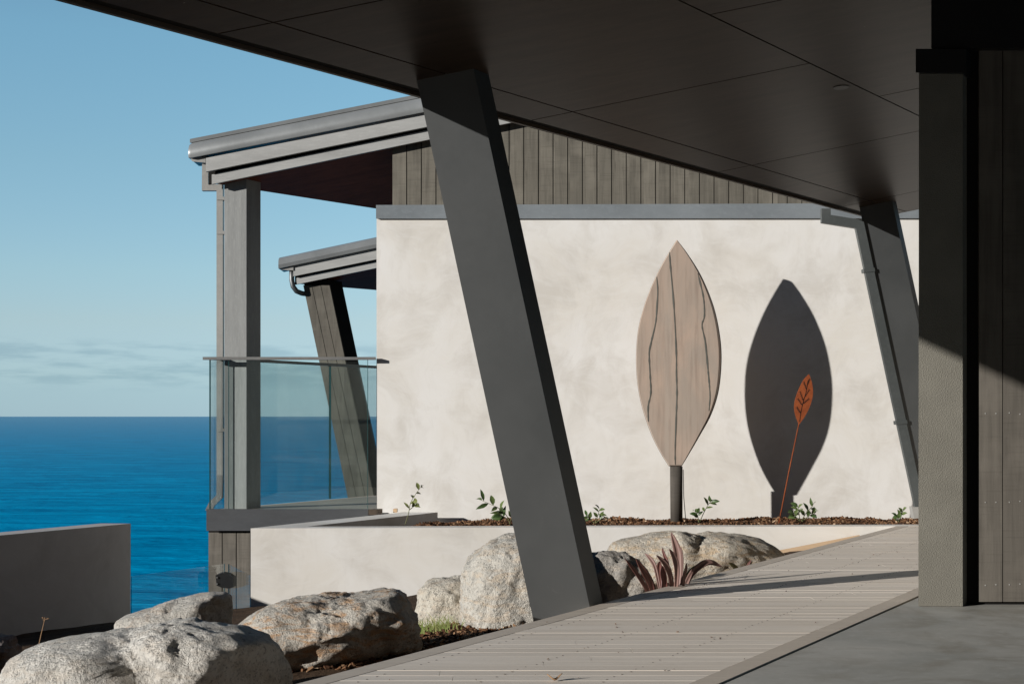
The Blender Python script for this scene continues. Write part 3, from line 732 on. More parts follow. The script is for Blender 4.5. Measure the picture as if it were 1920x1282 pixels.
o = new_obj('leaning_column', column(1611, 387, ZF, 0.3137, -0.5, 0.142), M['steel'], can); o['label'] = 'far leaning column by the planter, half hidden behind the stucco pillar'
# rain pipe that follows the far column
def dpipe():
    b = bmesh.new(); Zp = ZF + 0.005
    sweep_rect(b, [P(1548, 392, Zp), P(1548, 411, Zp), P(1610.5, 421, Zp), P(1610.5 + 0.2130 * 545, 966, Zp)], 0.083, 0.06)
    o = new_obj('downpipe', b, M['pipe'], can)
    for y in (508, 793):
        x = 1610.5 + 0.2130 * (y - 421)
        b = bmesh.new(); prism(b, [P(x - 9.6, y - 4, Zp - 0.036), P(x + 11, y - 6, Zp - 0.036), P(x + 12, y + 1, Zp - 0.036), P(x - 8.6, y + 3, Zp - 0.036)], (0, 0.1, 0)); bevel(b, 0.003, 1)
        new_obj('pipe_bracket', b, M['pipe'], o)
    b = bmesh.new(); pprism(b, [(1710, 950), (1727, 950), (1729, 970), (1714, 972)], Zp - 0.045, (0, 0.1, 0)); bevel(b, 0.004, 1)
    new_obj('pipe_shoe', b, M['pipe_light'], o)
dpipe()
# recessed slot light in the soffit
def slot(bm):
    # solve the soffit point under photograph pixel (1577, 166)
    best = None
    for i in range(0, 400):
        for j in range(0, 120):
            q = at(1.0 + i * 0.01, -1 + j * 0.04); e = abs(960 + q.x / q.y * F - 1577) + abs(HZ - (q.z - 1) / q.y * F - 165)
            if best is None or e < best[0]: best = (e, q)
    q = best[1]
    u = A.normalized() * 0.048; v = BR.normalized() * 0.06
    ring = [q - Vector((0, 0, 0.004)) + u * math.cos(2 * math.pi * k / 20) + v * math.sin(2 * math.pi * k / 20) for k in range(20)]
    prism(bm, ring, (0, 0, 0.02))
cp('downlight', slot, M['black'])

# ---------------------------------------------------------------- entrance wall at the right
ZP = 7.60
ent = thing('entrance_wall', 'entrance wall with grey stucco pillar and dark vertical boards at the right', 'wall', (P(1724, 1134, ZP).x, ZP, 0))
cp('pillar', lambda bm: pprism(bm, [(1723, 92), (1805, 92), (1805, 1136), (1722, 1136)], ZP, B * 0.32), M['stucco'], 0.006, ent)
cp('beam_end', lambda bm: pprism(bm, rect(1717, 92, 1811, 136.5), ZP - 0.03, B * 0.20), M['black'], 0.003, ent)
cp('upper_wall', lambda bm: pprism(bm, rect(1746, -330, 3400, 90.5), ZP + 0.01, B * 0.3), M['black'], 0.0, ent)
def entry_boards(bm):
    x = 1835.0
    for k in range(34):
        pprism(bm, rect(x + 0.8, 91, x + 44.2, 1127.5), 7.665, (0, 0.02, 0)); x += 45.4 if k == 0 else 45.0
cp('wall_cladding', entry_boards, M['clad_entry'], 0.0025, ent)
cp('wall_core', lambda bm: pprism(bm, rect(1806, 91.5, 3390, 1134), 7.69, B * 0.28), M['shadowgap'], 0.0, ent)
sa = P(1724, 0, ZP); sa = Vector((sa.x + 0.02, sa.y, -0.003)) + B * 0.323
cp('side_wall', lambda bm: prism(bm, [sa, sa + B * 6.6, sa + B * 6.6 + Vector((0, 0, 3.75)), sa + Vector((0, 0, 3.2))], (0.25, 0, 0)), M['clad_entry'], 0.0, ent)
def nails(bm):
    for i in range(5):
        for f in (0.28, 0.72):
            for y in (775, 941, 1095):
                p = P(1835 + 45.1 * (i + f), y + random.uniform(-2, 2), 7.663)
                prism(bm, [p + Vector((0.004 * math.cos(a), 0, 0.004 * math.sin(a))) for a in [k * math.pi / 4 for k in range(8)]], (0, 0.006, 0))
cp('nail_heads', nails, M['pipe_light'], 0.0, ent)

# ---------------------------------------------------------------- left garden wall, glass pool fence
gw = bmesh.new()
e1 = P(245, 981, 2700 / 201.0); e0 = e1 - B * 6.0
prism(gw, [e0, e1, e1 + Vector((0, 0, -1.8)), e0 + Vector((0, 0, -1.8))], (-0.28, 0.03, 0)); bevel(gw, 0.008, 2)
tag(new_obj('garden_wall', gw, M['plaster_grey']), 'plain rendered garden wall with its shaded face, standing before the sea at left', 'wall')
fen = thing('pool_fence', 'low clear glass pool fence with a black gate hinge beside the garden wall', 'fence', P(330, 1200, 14.0))
ta, tb_ = P(247, 1080, 13.5), P(421, 1056.5, 14.62)
panel(fen, [ta, tb_, tb_ - Vector((0, 0, 1.1)), ta - Vector((0, 0, 1.1))], (-0.005, 0.01, 0), mat=M['glass_clear'])
tc_, td = P(428, 1057, 14.60), P(486, 1088, 13.2)
panel(fen, [tc_, td, td - Vector((0, 0, 1.1)), tc_ - Vector((0, 0, 1.1))], (0.01, 0.006, 0), mat=M['glass_clear'])
bm = bmesh.new()
pprism(bm, [(404, 1078), (410, 1075), (418, 1074), (428, 1076), (437, 1082), (438, 1100), (430, 1103), (415, 1101), (406, 1097)], 14.40, (0, 0.14, 0)); bevel(bm, 0.004, 1)
hg = new_obj('gate_hinge', bm, M['black'], fen)
for y in (1081, 1093):
    bm = bmesh.new(); pprism(bm, rect(405.5, y, 408, y + 2.5), 14.385, (0, 0.03, 0)); new_obj('hinge_screw', bm, M['rail'], hg)

# ---------------------------------------------------------------- boulders
def boulder(label, outline, Z, dep, mat, seed, amp=1.0, sub=6, strata=0.0, facets=(), creases=()):
    pts = [P(x, y, Z) for x, y in outline]
    cx = sum(p.x for p in pts) / len(pts); cz = sum(p.z for p in pts) / len(pts)
    pol = [(p.x - cx, p.z - cz) for p in pts]; n = len(pol)
    def rad(th):
        dx, dz = math.cos(th), math.sin(th); best = 0.0
        for i in range(n):
            (ax, az), (bx, bz) = pol[i], pol[(i + 1) % n]
            ex, ez = bx - ax, bz - az; den = dx * ez - dz * ex
            if abs(den) < 1e-9: continue
            t = (ax * ez - az * ex) / den; u = (ax * dz - az * dx) / den
            if t > 0 and -1e-6 <= u <= 1 + 1e-6: best = max(best, t)
        return best
    NT_ = 720
    tab = [rad(2 * math.pi * k / NT_) for k in range(NT_)]
    tab = [sum(tab[(k + j) % NT_] for j in range(-5, 6)) / 11.0 for k in range(NT_)]
    bm = bmesh.new(); bmesh.ops.create_icosphere(bm, subdivisions=sub, radius=1.0)
    size = max(p.x for p in pts) - min(p.x for p in pts)
    so = Vector((seed * 7.3, seed * 3.9, seed * 5.1))
    cen = Vector((cx, Z, cz))
    cuts = []
    for (fx, fy, fdep, nn, kk) in facets:                 # broken faces: plane through a point of the near side
        p0 = P(fx, fy, Z) + Vector((0, -fdep * dep, 0)) - cen; cuts.append((p0, Vector(nn).normalized(), kk))
    for v in bm.verts:
        c = v.co.copy(); m = math.hypot(c.x, c.z); th = math.atan2(c.z, c.x) % (2 * math.pi)
        f = th / (2 * math.pi) * NT_; k = int(f) % NT_; r = tab[k] + (tab[(k + 1) % NT_] - tab[k]) * (f - int(f))
        ms = m ** 0.82
        p = Vector((math.cos(th) * r * ms, math.copysign(abs(c.y) ** 0.85, c.y) * dep, math.sin(th) * r * ms))
        for (p0, nn, kk) in cuts:
            e = (p - p0).dot(nn) + 0.022 * size * noise.noise(p * (2.5 / size) + so)
            if e > 0:
                q2 = p - nn * (e * kk)
                p = Vector((p.x + (q2.x - p.x) * 0.25, q2.y - (abs(q2.z - p.z) + abs(q2.x - p.x)) * -0.75, p.z + (q2.z - p.z) * 0.25)) if m > 0.0 else q2
        for (xa, za, xb, zb, ww, dpt) in creases:
            A0 = P(xa, za, Z) - cen; B0 = P(xb, zb, Z) - cen
            ab = Vector((B0.x - A0.x, B0.z - A0.z)); ap = Vector((p.x - A0.x, p.z - A0.z))
            t_ = max(-0.15, min(1.15, ap.dot(ab) / ab.dot(ab))); ds_ = (ap - ab * t_)
            ln = ds_.length + 0.03 * noise.noise(p * 6 + so)
            if c.y < 0.35 and ln < 3 * ww: p.y += dpt * math.exp(-(ln / ww) ** 2) * (0.8 + 0.5 * noise.noise(p * 3 + so))
        nrm = Vector((c.x, c.y, c.z)).normalized()
        q = p * (1.0 / max(0.35, size))
        d1 = noise.fractal(q * 2.3 + so, 1.0, 2.0, 3) * 0.060 * size
        cell = noise.voronoi(q * 2.6 + so + 0.15 * Vector((noise.noise(q * 5 + so), noise.noise(q * 5 - so), 0)))[0]
        d2 = (min(0.45, cell[1] - cell[0]) - 0.2) * 0.085 * size                      # broken facets
        d3 = noise.fractal(p * 11.0 + so, 0.8, 2.1, 5) * 0.016
        d4 = -(max(0.0, 0.25 - abs(noise.noise(p * 4.2 + so * 2))) ** 1.5) * 0.11         # cracks and hollows
        d5 = noise.fractal(p * 42.0 + so, 0.7, 2.1, 3) * 0.0042
        d6 = -max(0.0, noise.noise(p * 17.0 + so * 3) - 0.25) * 0.020                    # pits
        ds = 0.0
        if strata:
            w = p.z * 1.0 - p.x * 0.30 + 0.06 * noise.noise(p * 3.0 + so)
            tri = (w * 6.5) % 1.0
            ds = strata * (tri - 0.5 if tri < 0.85 else 0.35 - (tri - 0.85) * 5.7) * (0.5 + 0.9 * noise.noise(p * 3 + so))
        edge = 0.40 + 0.60 * (1 - m ** 8)                                    # keep the outline close to the photograph's
        p += nrm * (((d1 + d2) * amp) * edge + (d3 + d4 * min(1.0, amp * 1.2) + d5 + d6 + ds) * (0.6 + 0.4 * edge))
        v.co = cen + p
    o = new_obj('boulder', bm, mat, smooth_=True)
    return tag(o, label, 'boulder', 'boulders lying in the garden bed')
rk = lambda nm, s, base=(0.53, 0.505, 0.455), tan=(0.55, 0.445, 0.33), dark=(0.14, 0.135, 0.13), ta=0.5, tl=20: mat_rock(nm, base, tan, dark, s, ta, tl)
boulder('large pale grey boulder with a saddle on top, nearest at lower left',
        [(3, 1262), (20, 1236), (48, 1214), (95, 1200), (145, 1193), (195, 1190), (232, 1190), (255, 1184), (300, 1170), (345, 1164), (400, 1167), (450, 1177), (492, 1194), (520, 1216), (536, 1242), (543, 1275), (540, 1330), (500, 1400), (250, 1420), (30, 1400), (-5, 1330)],
        5.85, 0.36, rk('rock_near', 1, (0.64, 0.615, 0.565), ta=0.3), 1.3, 0.42, 6, facets=[(440, 1222, 0.75, (0.80, -0.50, -0.34), 1.0)], creases=[(232, 1190, 335, 1262, 0.055, 0.13)])
boulder('small wedge-shaped grey boulder in front of the glass fence hinge',
        [(222, 1175), (226, 1158), (250, 1149), (300, 1134), (350, 1119), (392, 1110), (418, 1110), (431, 1120), (435, 1160), (432, 1215), (300, 1240), (226, 1225)],
        9.5, 0.30, rk('rock_wedge', 2, tan=(0.36, 0.26, 0.18), ta=0.5), 2.1, 0.9, 5, facets=[(404, 1150, 0.6, (0.92, -0.38, -0.05), 1.0)])
boulder('broad rust-streaked boulder with layered ledges, left of the grass tuft',
        [(425, 1180), (455, 1160), (500, 1137), (540, 1123), (600, 1114), (650, 1116), (690, 1112), (738, 1110), (758, 1121), (776, 1150), (787, 1185), (792, 1225), (785, 1290), (700, 1330), (520, 1335), (440, 1320), (415, 1250)],
        7.25, 0.42, rk('rock_layered', 3, (0.52, 0.485, 0.425), (0.52, 0.33, 0.19), ta=0.95, tl=17), 3.7, 0.8, 6, strata=0.045, facets=[(640, 1186, 0.84, (0.34, -0.42, -0.84), 1.0)])
boulder('low cream boulder between the grass tuft and the tall rounded boulder',
        [(776, 1165), (782, 1130), (786, 1104), (800, 1089), (830, 1083), (866, 1080), (905, 1100), (925, 1160), (915, 1215), (840, 1225), (785, 1210)],
        8.95, 0.28, rk('rock_cream', 4, (0.59, 0.55, 0.47), (0.55, 0.45, 0.34)), 4.4, 0.7, 5)
boulder('tall rounded boulder close behind the near leaning column',
        [(862, 1110), (866, 1072), (873, 1052), (892, 1033), (920, 1012), (950, 1002), (985, 999), (1030, 1010), (1062, 1040), (1085, 1085), (1092, 1140), (1085, 1215), (960, 1235), (880, 1220), (862, 1165)],
        8.62, 0.42, rk('rock_round', 5, (0.55, 0.525, 0.47), (0.60, 0.48, 0.35), ta=0.6), 5.2, 0.35, 6)
boulder('squat jagged boulder right of the near leaning column, beside the red plant',
        [(1085, 1110), (1095, 1060), (1110, 1038), (1140, 1032), (1178, 1034), (1203, 1050), (1220, 1080), (1222, 1120), (1190, 1170), (1100, 1175)],
        8.74, 0.24, rk('rock_jagged', 6, (0.33, 0.31, 0.28), ta=0.3), 6.8, 1.5, 5)
boulder('long low tan boulder lying against the planter front behind the red plant',
        [(1132, 1040), (1138, 1022), (1152, 1012), (1185, 1005), (1225, 998), (1262, 997), (1300, 1002), (1350, 1003), (1400, 1006), (1438, 1014), (1460, 1027), (1476, 1046), (1480, 1080), (1420, 1130), (1260, 1140), (1150, 1110)],
        10.75, 0.42, rk('rock_long', 7, (0.52, 0.475, 0.40), (0.52, 0.38, 0.235), ta=0.75), 7.1, 1.1, 6)
boulder('dark reddish boulder cut off by the left edge of the photo',
        [(-60, 1215), (-40, 1196), (0, 1188), (20, 1195), (31, 1213), (32, 1245), (20, 1290), (-50, 1300)],
        8.3, 0.20, rk('rock_red', 8, (0.28, 0.25, 0.23), (0.26, 0.15, 0.10), ta=0.8), 8.5, 1.4, 5)

# ---------------------------------------------------------------- leaf sculptures
def mat_wood_leaf():
    t = NT('silvered_slab_wood')
    g = t.noise(1.0, 5, 0.6, vec=t.map((22, 22, 1.4)), dist=0.4); b = t.noise(2.2, 5, 0.6, vec=t.map((2.2, 1, 0.8)), dist=0.5)
    bb = t.noise(1.0, 3, 0.5, vec=t.map((7, 1, 0.25), (2, 0, 0)))
    kn = t.rng(t.vor(1.0, vec=t.map((3.6, 3, 2.2), (0.2, 0, 0.4))), 0.085, 0.035)
    c = t.mix(t.rng(b, 0.35, 0.65), (0.45, 0.345, 0.275), (0.36, 0.30, 0.25))
    c = t.mix(t.math('MULTIPLY', t.rng(bb, 0.45, 0.65), 0.5), c, (0.41, 0.35, 0.295))
    c = t.mix(t.math('MULTIPLY', t.rng(g, 0.46, 0.68), 0.42), c, (0.22, 0.165, 0.13))
    c = t.mix(t.math('MULTIPLY', kn, 0.7), c, (0.09, 0.065, 0.05))
    return t.bsdf(c, 0.6, 0.3, normal=t.bump(g, 0.25, 0.004))
M['leafwood'] = mat_wood_leaf()
M['leafedge'] = mat_paint('dark_shade_edge', (0.045, 0.028, 0.018), 0.6, 0.3)  # dark tone standing in for the self-shade of the right shoulder
M['resin'] = mat_paint('grey_green_resin', (0.135, 0.135, 0.118), 0.4, 0.5, 0.0, 0.2)
M['postwood'] = mat_boards('dark_pole', (0.075, 0.066, 0.056), 0.5, 0, var=0.1)
ZLF = 14.368
def curve_pts(p, n=8):
    """Catmull-Rom through the points"""
    out = []
    for i in range(len(p) - 1):
        a = p[max(i - 1, 0)]; b = p[i]; c = p[i + 1]; e = p[min(i + 2, len(p) - 1)]
        for k in range(n):
            t = k / n
            out.append(tuple(0.5 * ((2 * b[q]) + (-a[q] + c[q]) * t + (2 * a[q] - 5 * b[q] + 4 * c[q] - e[q]) * t * t + (-a[q] + 3 * b[q] - 3 * c[q] + e[q]) * t ** 3) for q in (0, 1)))
    out.append(p[-1]); return out
wl = thing('leaf_sculpture', 'tall wooden leaf sculpture with grey veins on a dark round post', 'sculpture', P(1268, 978, ZLF))
rside = curve_pts([(1270, 449), (1290, 475), (1316, 517), (1338, 570), (1350, 622), (1354, 672), (1349, 730), (1335, 776), (1314, 815), (1290, 856), (1279, 874)])
lside = curve_pts([(1255, 874), (1240, 850), (1222, 814), (1205, 764), (1196, 718), (1193.5, 670), (1197, 620), (1208, 575), (1225, 530), (1246, 488), (1269, 450)])
out_px = rside + lside[:-1]
def leaf_body(bm):
    # front face, rounded shoulder with self-shade painted on its right, dark rim, flat back
    cxp, cyp = 1270.0, 662.0
    def inset(p, i):
        f = i / len(out_px); k = 1 - (0.075 if p[0] > cxp else 0.006)
        ky = 1 - 0.012
        return (cxp + (p[0] - cxp) * k, cyp + (p[1] - cyp) * ky)
    r0 = [bm.verts.new(P(*inset(p, i), ZLF)) for i, p in enumerate(out_px)]
    mid = [((inset(p, i)[0] * 0.35 + p[0] * 0.65), (inset(p, i)[1] * 0.35 + p[1] * 0.65)) for i, p in enumerate(out_px)]
    r1 = [bm.verts.new(P(*q, ZLF) + Vector((0, 0.010, 0))) for q in mid]
    r2 = [bm.verts.new(P(*p, ZLF) + Vector((0, 0.032, 0))) for p in out_px]
    r3 = [bm.verts.new(P(*p, ZLF) + Vector((0, 0.062, 0))) for p in out_px]
    n = len(out_px)
    bm.faces.new(r0)
    for a, b in ((r0, r1), (r1, r2), (r2, r3)):
        for i in range(n):
            f = bm.faces.new((a[i], b[i], b[(i + 1) % n], a[(i + 1) % n]))
            if a is not r0 or True:
                right = out_px[i][0] > 1270
                f.material_index = 1 if (right and a is not r0) or (a is r2) else 0
    bm.faces.new(r3[::-1])
bm = bmesh.new(); leaf_body(bm); new_obj('leaf_blade', bm, [M['leafwood'], M['leafedge']], wl)
veins = [[(1231, 519), (1233, 545), (1231.5, 575), (1229, 605), (1221, 640), (1217, 662), (1218.5, 700), (1220, 736), (1215, 762), (1215.5, 790)],
         [(1255, 473), (1257, 502), (1262, 557), (1266, 620), (1268, 670), (1268, 700), (1269, 736), (1267.5, 784), (1265.5, 844), (1266, 871)],
         [(1308, 512), (1313, 532), (1319, 560), (1320.5, 592), (1316, 610), (1322, 640), (1326, 680), (1328, 702), (1330, 724), (1331, 745), (1329, 770)]]
for vn in veins:
    bm = bmesh.new(); cp_ = curve_pts(vn, 5); rr = random.Random(int(vn[0][0]))
    L, Rr = [], []
    for i, p in enumerate(cp_):
        w = (1.15 + rr.uniform(-0.45, 0.6)) * min(1.0, 0.4 + i / 6.0, 0.4 + (len(cp_) - 1 - i) / 6.0)
        L.append(P(p[0] - w, p[1], ZLF - 0.003)); Rr.append(P(p[0] + w, p[1], ZLF - 0.003))
    for i in range(len(cp_) - 1):
        prism(bm, [L[i], Rr[i], Rr[i + 1], L[i + 1]], (0, 0.006, 0))
    bmesh.ops.remove_doubles(bm, verts=bm.verts, dist=1e-5)
    new_obj('vein', bm, M['resin'], wl)
bm = bmesh.new(); tube(bm, [P(1268, 874, ZLF + 0.066), P(1268.5, 985, ZLF + 0.066)], [0.063, 0.061], 24)
new_obj('post', bm, M['postwood'], wl, True)
bm = bmesh.new(); tube(bm, [P(1281, 880, ZLF + 0.1), P(1282, 930, ZLF + 0.16), P(1286, 978, ZLF + 0.2)], 0.004, 6)
tag(new_obj('cable', bm, M['rail'], wl, True))

ZRL = 14.25
def mat_rust():
    t = NT('rusted_steel'); n1 = t.noise(14, 5, 0.7); n2 = t.noise(55, 4, 0.7)
    c = t.mix(t.rng(n1, 0.35, 0.65), (0.185, 0.045, 0.015), (0.285, 0.074, 0.023)); c = t.mix(t.math('MULTIPLY', t.rng(n2, 0.5, 0.7), 0.5), c, (0.25, 0.055, 0.018))
    return t.bsdf(c, 0.8, 0.2, normal=t.bump(n2, 0.3, 0.003))
M['rust'] = mat_rust(); M['rust_dark'] = mat_paint('dark_cut_pattern', (0.045, 0.022, 0.016), 0.8, 0.2)
rl = thing('leaf_sculpture', 'small rusty orange steel leaf on a thin leaning rod, before the dark shadow', 'sculpture', P(1461, 972, ZRL))
ro = curve_pts([(1517, 701), (1522.5, 717), (1524.5, 737), (1520, 758), (1510, 779), (1498, 796)], 5)[:-1] + curve_pts([(1498, 796), (1492, 781), (1489, 765), (1491, 748), (1497, 731), (1506.5, 712), (1517, 701)], 5)[:-1]
bm = bmesh.new(); pprism(bm, ro, ZRL, (0, 0.008, 0)); new_obj('leaf_blade', bm, M['rust'], rl)
def fern(bm):
    spine = curve_pts([(1499, 790), (1502, 770), (1506, 752), (1511, 735), (1515, 712)], 5)
    def stroke(a, b, w):
        a_, b_ = Vector(a), Vector(b); n = Vector((-(b_ - a_).y, (b_ - a_).x)).normalized() * w
        pprism(bm, [tuple(a_ + n), tuple(a_ - n), tuple(b_ - n * 0.5), tuple(b_ + n * 0.5)], ZRL - 0.003, (0, 0.004, 0))
    for a, b in zip(spine, spine[1:]): stroke(a, b, 0.45)
    br = [((1506, 752), (1500, 735)), ((1504, 760), (1496, 748)), ((1508, 745), (1517, 731)), ((1505, 757), (1516, 748)), ((1512, 730), (1507, 717)), ((1513, 722), (1518, 711)), ((1501, 775), (1494, 764))]
    for a, b in br:
        a_, b_ = Vector(a), Vector(b); stroke(a, b, 0.35)
        for k in range(1, 6):
            p = a_ + (b_ - a_) * (k / 5.0); dr = (b_ - a_).normalized(); nn = Vector((-dr.y, dr.x))
            for s in (-1, 1): stroke(tuple(p), tuple(p + (dr * 0.6 + nn * s) * 1.9), 0.45)
bm = bmesh.new(); fern(bm); new_obj('fern_pattern', bm, M['rust_dark'], rl)
bm = bmesh.new(); tube(bm, [P(1498, 794, ZRL + 0.01), P(1480, 880, ZRL + 0.01), P(1460.5, 980, ZRL + 0.01)], 0.0062, 8); new_obj('rod', bm, M['rust'], rl, True)

# ---------------------------------------------------------------- planting
def mat_leaf(name, a, b, rough=0.45):
    t = NT(name); n = t.noise(30, 3, 0.6)
    oi = t.n('ShaderNodeNewGeometry'); rnd = oi.outputs['Random Per Island']
    c = t.mix(rnd, a, b); c = t.mix(t.math('MULTIPLY', n, 0.3), c, tuple(q * 0.6 for q in a))
    return t.bsdf(c, rough, 0.4)
M['leaf'] = mat_leaf('green_leaf', (0.045, 0.085, 0.025), (0.11, 0.15, 0.045)); M['leaf_y'] = mat_leaf('yellow_green_leaf', (0.16, 0.19, 0.06), (0.26, 0.28, 0.10))
M['twig'] = mat_paint('brown_twig', (0.12, 0.085, 0.05), 0.8, 0.2); M['twig_g'] = mat_paint('green_twig', (0.15, 0.16, 0.07), 0.7, 0.2)
def leaf(bm, base, dr, L, w, up=None):
    dr = dr.normalized(); up = (up or Vector((0, -0.6, 0.8))); s = dr.cross(up).normalized(); u = s.cross(dr).normalized()
    rows = [(0, 0.0, 0), (0.25, 0.75, 0.03), (0.5, 1.0, 0.02), (0.78, 0.62, -0.06), (1.0, 0.0, -0.16)]
    prev = None
    for t, ww, dz in rows:
        c = base + dr * (t * L) + u * (dz * L)
        if ww == 0: cur = [bm.verts.new(c)]
        else: cur = [bm.verts.new(c - s * (ww * w / 2) + u * (0.12 * w)), bm.verts.new(c), bm.verts.new(c + s * (ww * w / 2) + u * (0.12 * w))]
        if prev:
            if len(prev) == 1: bm.faces.new((prev[0], cur[0], cur[1])); bm.faces.new((prev[0], cur[1], cur[2]))
            elif len(cur) == 1: bm.faces.new((prev[0], cur[0], prev[1])); bm.faces.new((prev[1], cur[0], prev[2]))
            else: bm.faces.new((prev[0], cur[0], cur[1], prev[1])); bm.faces.new((prev[1], cur[1], cur[2], prev[2]))
        prev = cur
def sprig(label, Z, stems, nl, L, w, m, seed, stem_m=None):
    rnd = random.Random(seed); base = P(*stems[0][0], Z)
    t = thing('young_plant', label, 'plant', base, 'young leafy plants in the planter bed')
    bs = bmesh.new(); bl = bmesh.new()
    for st in stems:
        pts = [P(x, y, Z + rnd.uniform(-0.03, 0.03)) for x, y in curve_pts(st, 4)]
        tube(bs, pts, [0.0045 - 0.0028 * i / len(pts) for i in range(len(pts))], 6)
        for k in range(nl):
            f = (0.3 + 0.7 * (k + 0.5) / nl) * (len(pts) - 1); i = min(int(f), len(pts) - 2)
            p = pts[i].lerp(pts[i + 1], f - i); tg = (pts[i + 1] - pts[i]).normalized()
            sd = Vector((tg.z, 0, -tg.x)) * (1 if k % 2 else -1)
            dr = tg * rnd.uniform(0.4, 0.9) + sd * rnd.uniform(0.6, 1.1) + Vector((0, rnd.uniform(-0.6, 0.4), 0.0))
            leaf(bl, p, dr, L * rnd.uniform(0.65, 1.15), w * rnd.uniform(0.7, 1.1), Vector((rnd.uniform(-.4, .4), -0.8, rnd.uniform(0.2, 0.9))))
        leaf(bl, pts[-1], (pts[-1] - pts[-2]) + Vector((rnd.uniform(-.01, .01), 0, 0)), L * 0.9, w * 0.8)
    new_obj('stem', bs, stem_m or M['twig_g'], t, True); new_obj('leaves', bl, m, t, True)
sprig('lone yellow-green sprig at the left end of the planter', 13.75, [[(760, 982), (766, 962), (770, 942), (782, 922), (790, 912)], [(768, 955), (777, 948), (781, 944)]], 6, 0.085, 0.038, M['leaf_y'], 3)
sprig('dark glossy shrublet leaning out left of the near column', 13.7, [[(957, 984), (951, 968), (938, 954), (922, 946), (904, 938)], [(954, 976), (944, 968), (936, 962)], [(956, 980), (962, 965), (966, 955)]], 6, 0.135, 0.052, M['leaf'], 7)
sprig('small green shoot right of the near column at the planter edge', 13.7, [[(1116, 980), (1121, 966), (1124, 955)], [(1114, 980), (1106, 972), (1101, 968)], [(1117, 980), (1128, 972), (1136, 969)]], 4, 0.085, 0.040, M['leaf'], 12)
sprig('upright green sprig between the wooden leaf post and the dark shadow', 13.9, [[(1312, 978), (1320, 960), (1329, 944), (1334, 939)], [(1310, 978), (1308, 966), (1304, 960)]], 6, 0.080, 0.036, M['leaf'], 19)
sprig('bushy green plant right of the rusty leaf rod', 13.9, [[(1500, 976), (1498, 960), (1496, 949)], [(1503, 976), (1511, 962), (1524, 948)], [(1504, 977), (1518, 966), (1528, 962)], [(1500, 977), (1492, 968), (1489, 962)]], 5, 0.080, 0.040, M['leaf'], 23)
sprig('small curled green seedling at the foot of the far rain pipe', 13.8, [[(1686, 978), (1690, 966), (1694, 956)], [(1685, 978), (1682, 968)]], 4, 0.07, 0.045, M['leaf'], 29)

# red strap-leaved plant
M['brom'] = mat_leaf('dusky_red_leaf', (0.125, 0.045, 0.038), (0.19, 0.085, 0.07), 0.5)
M['brom_pale'] = mat_leaf('dusty_pink_leaf', (0.20, 0.115, 0.098), (0.27, 0.165, 0.142), 0.55)
M['brom_green'] = mat_leaf('olive_leaf', (0.10, 0.10, 0.03), (0.16, 0.13, 0.05), 0.5)
def strap(parent, pix, Z, w, m, tilt=0.0, name='leaf'):
    pts = curve_pts(pix, 7); n = len(pts); bm = bmesh.new(); prev = None; top = []
    Zs = Z if isinstance(Z, tuple) else (Z, Z)
    W3 = [P(x, y, Zs[0] + (Zs[1] - Zs[0]) * i / (n - 1)) for i, (x, y) in enumerate(pts)]
    rows = []
    for i, p in enumerate(W3):
        t = i / (n - 1); tg = (W3[min(i + 1, n - 1)] - W3[max(i - 1, 0)]).normalized()
        s = tg.cross(Vector((tilt, -1, 0.25))).normalized(); u = s.cross(tg).normalized()
        ww = 1.0 * w * (0.55 + 0.45 * math.sin(min(1, t * 1.6) * math.pi / 2)) * (1.0 if t < 0.55 else max(0.03, math.cos((t - 0.55) / 0.45 * math.pi / 2) ** 0.8))
        rows.append([bm.verts.new(p + s * (q * ww / 2) + u * (abs(q) ** 1.6 * ww * 0.28)) for q in (-1, -0.5, 0, 0.5, 1)])
    for a, b in zip(rows, rows[1:]):
        for k in range(4): bm.faces.new((a[k], a[k + 1], b[k + 1], b[k]))
    o = new_obj(name, bm, m, parent, True)
    md = o.modifiers.new('thickness', 'SOLIDIFY'); md.thickness = 0.004
    return o
br_ = thing('red_plant', 'dusky red strap-leaved plant between the jagged and the long boulder', 'plant', P(1235, 1125, 8.45))
ZQ = 8.80
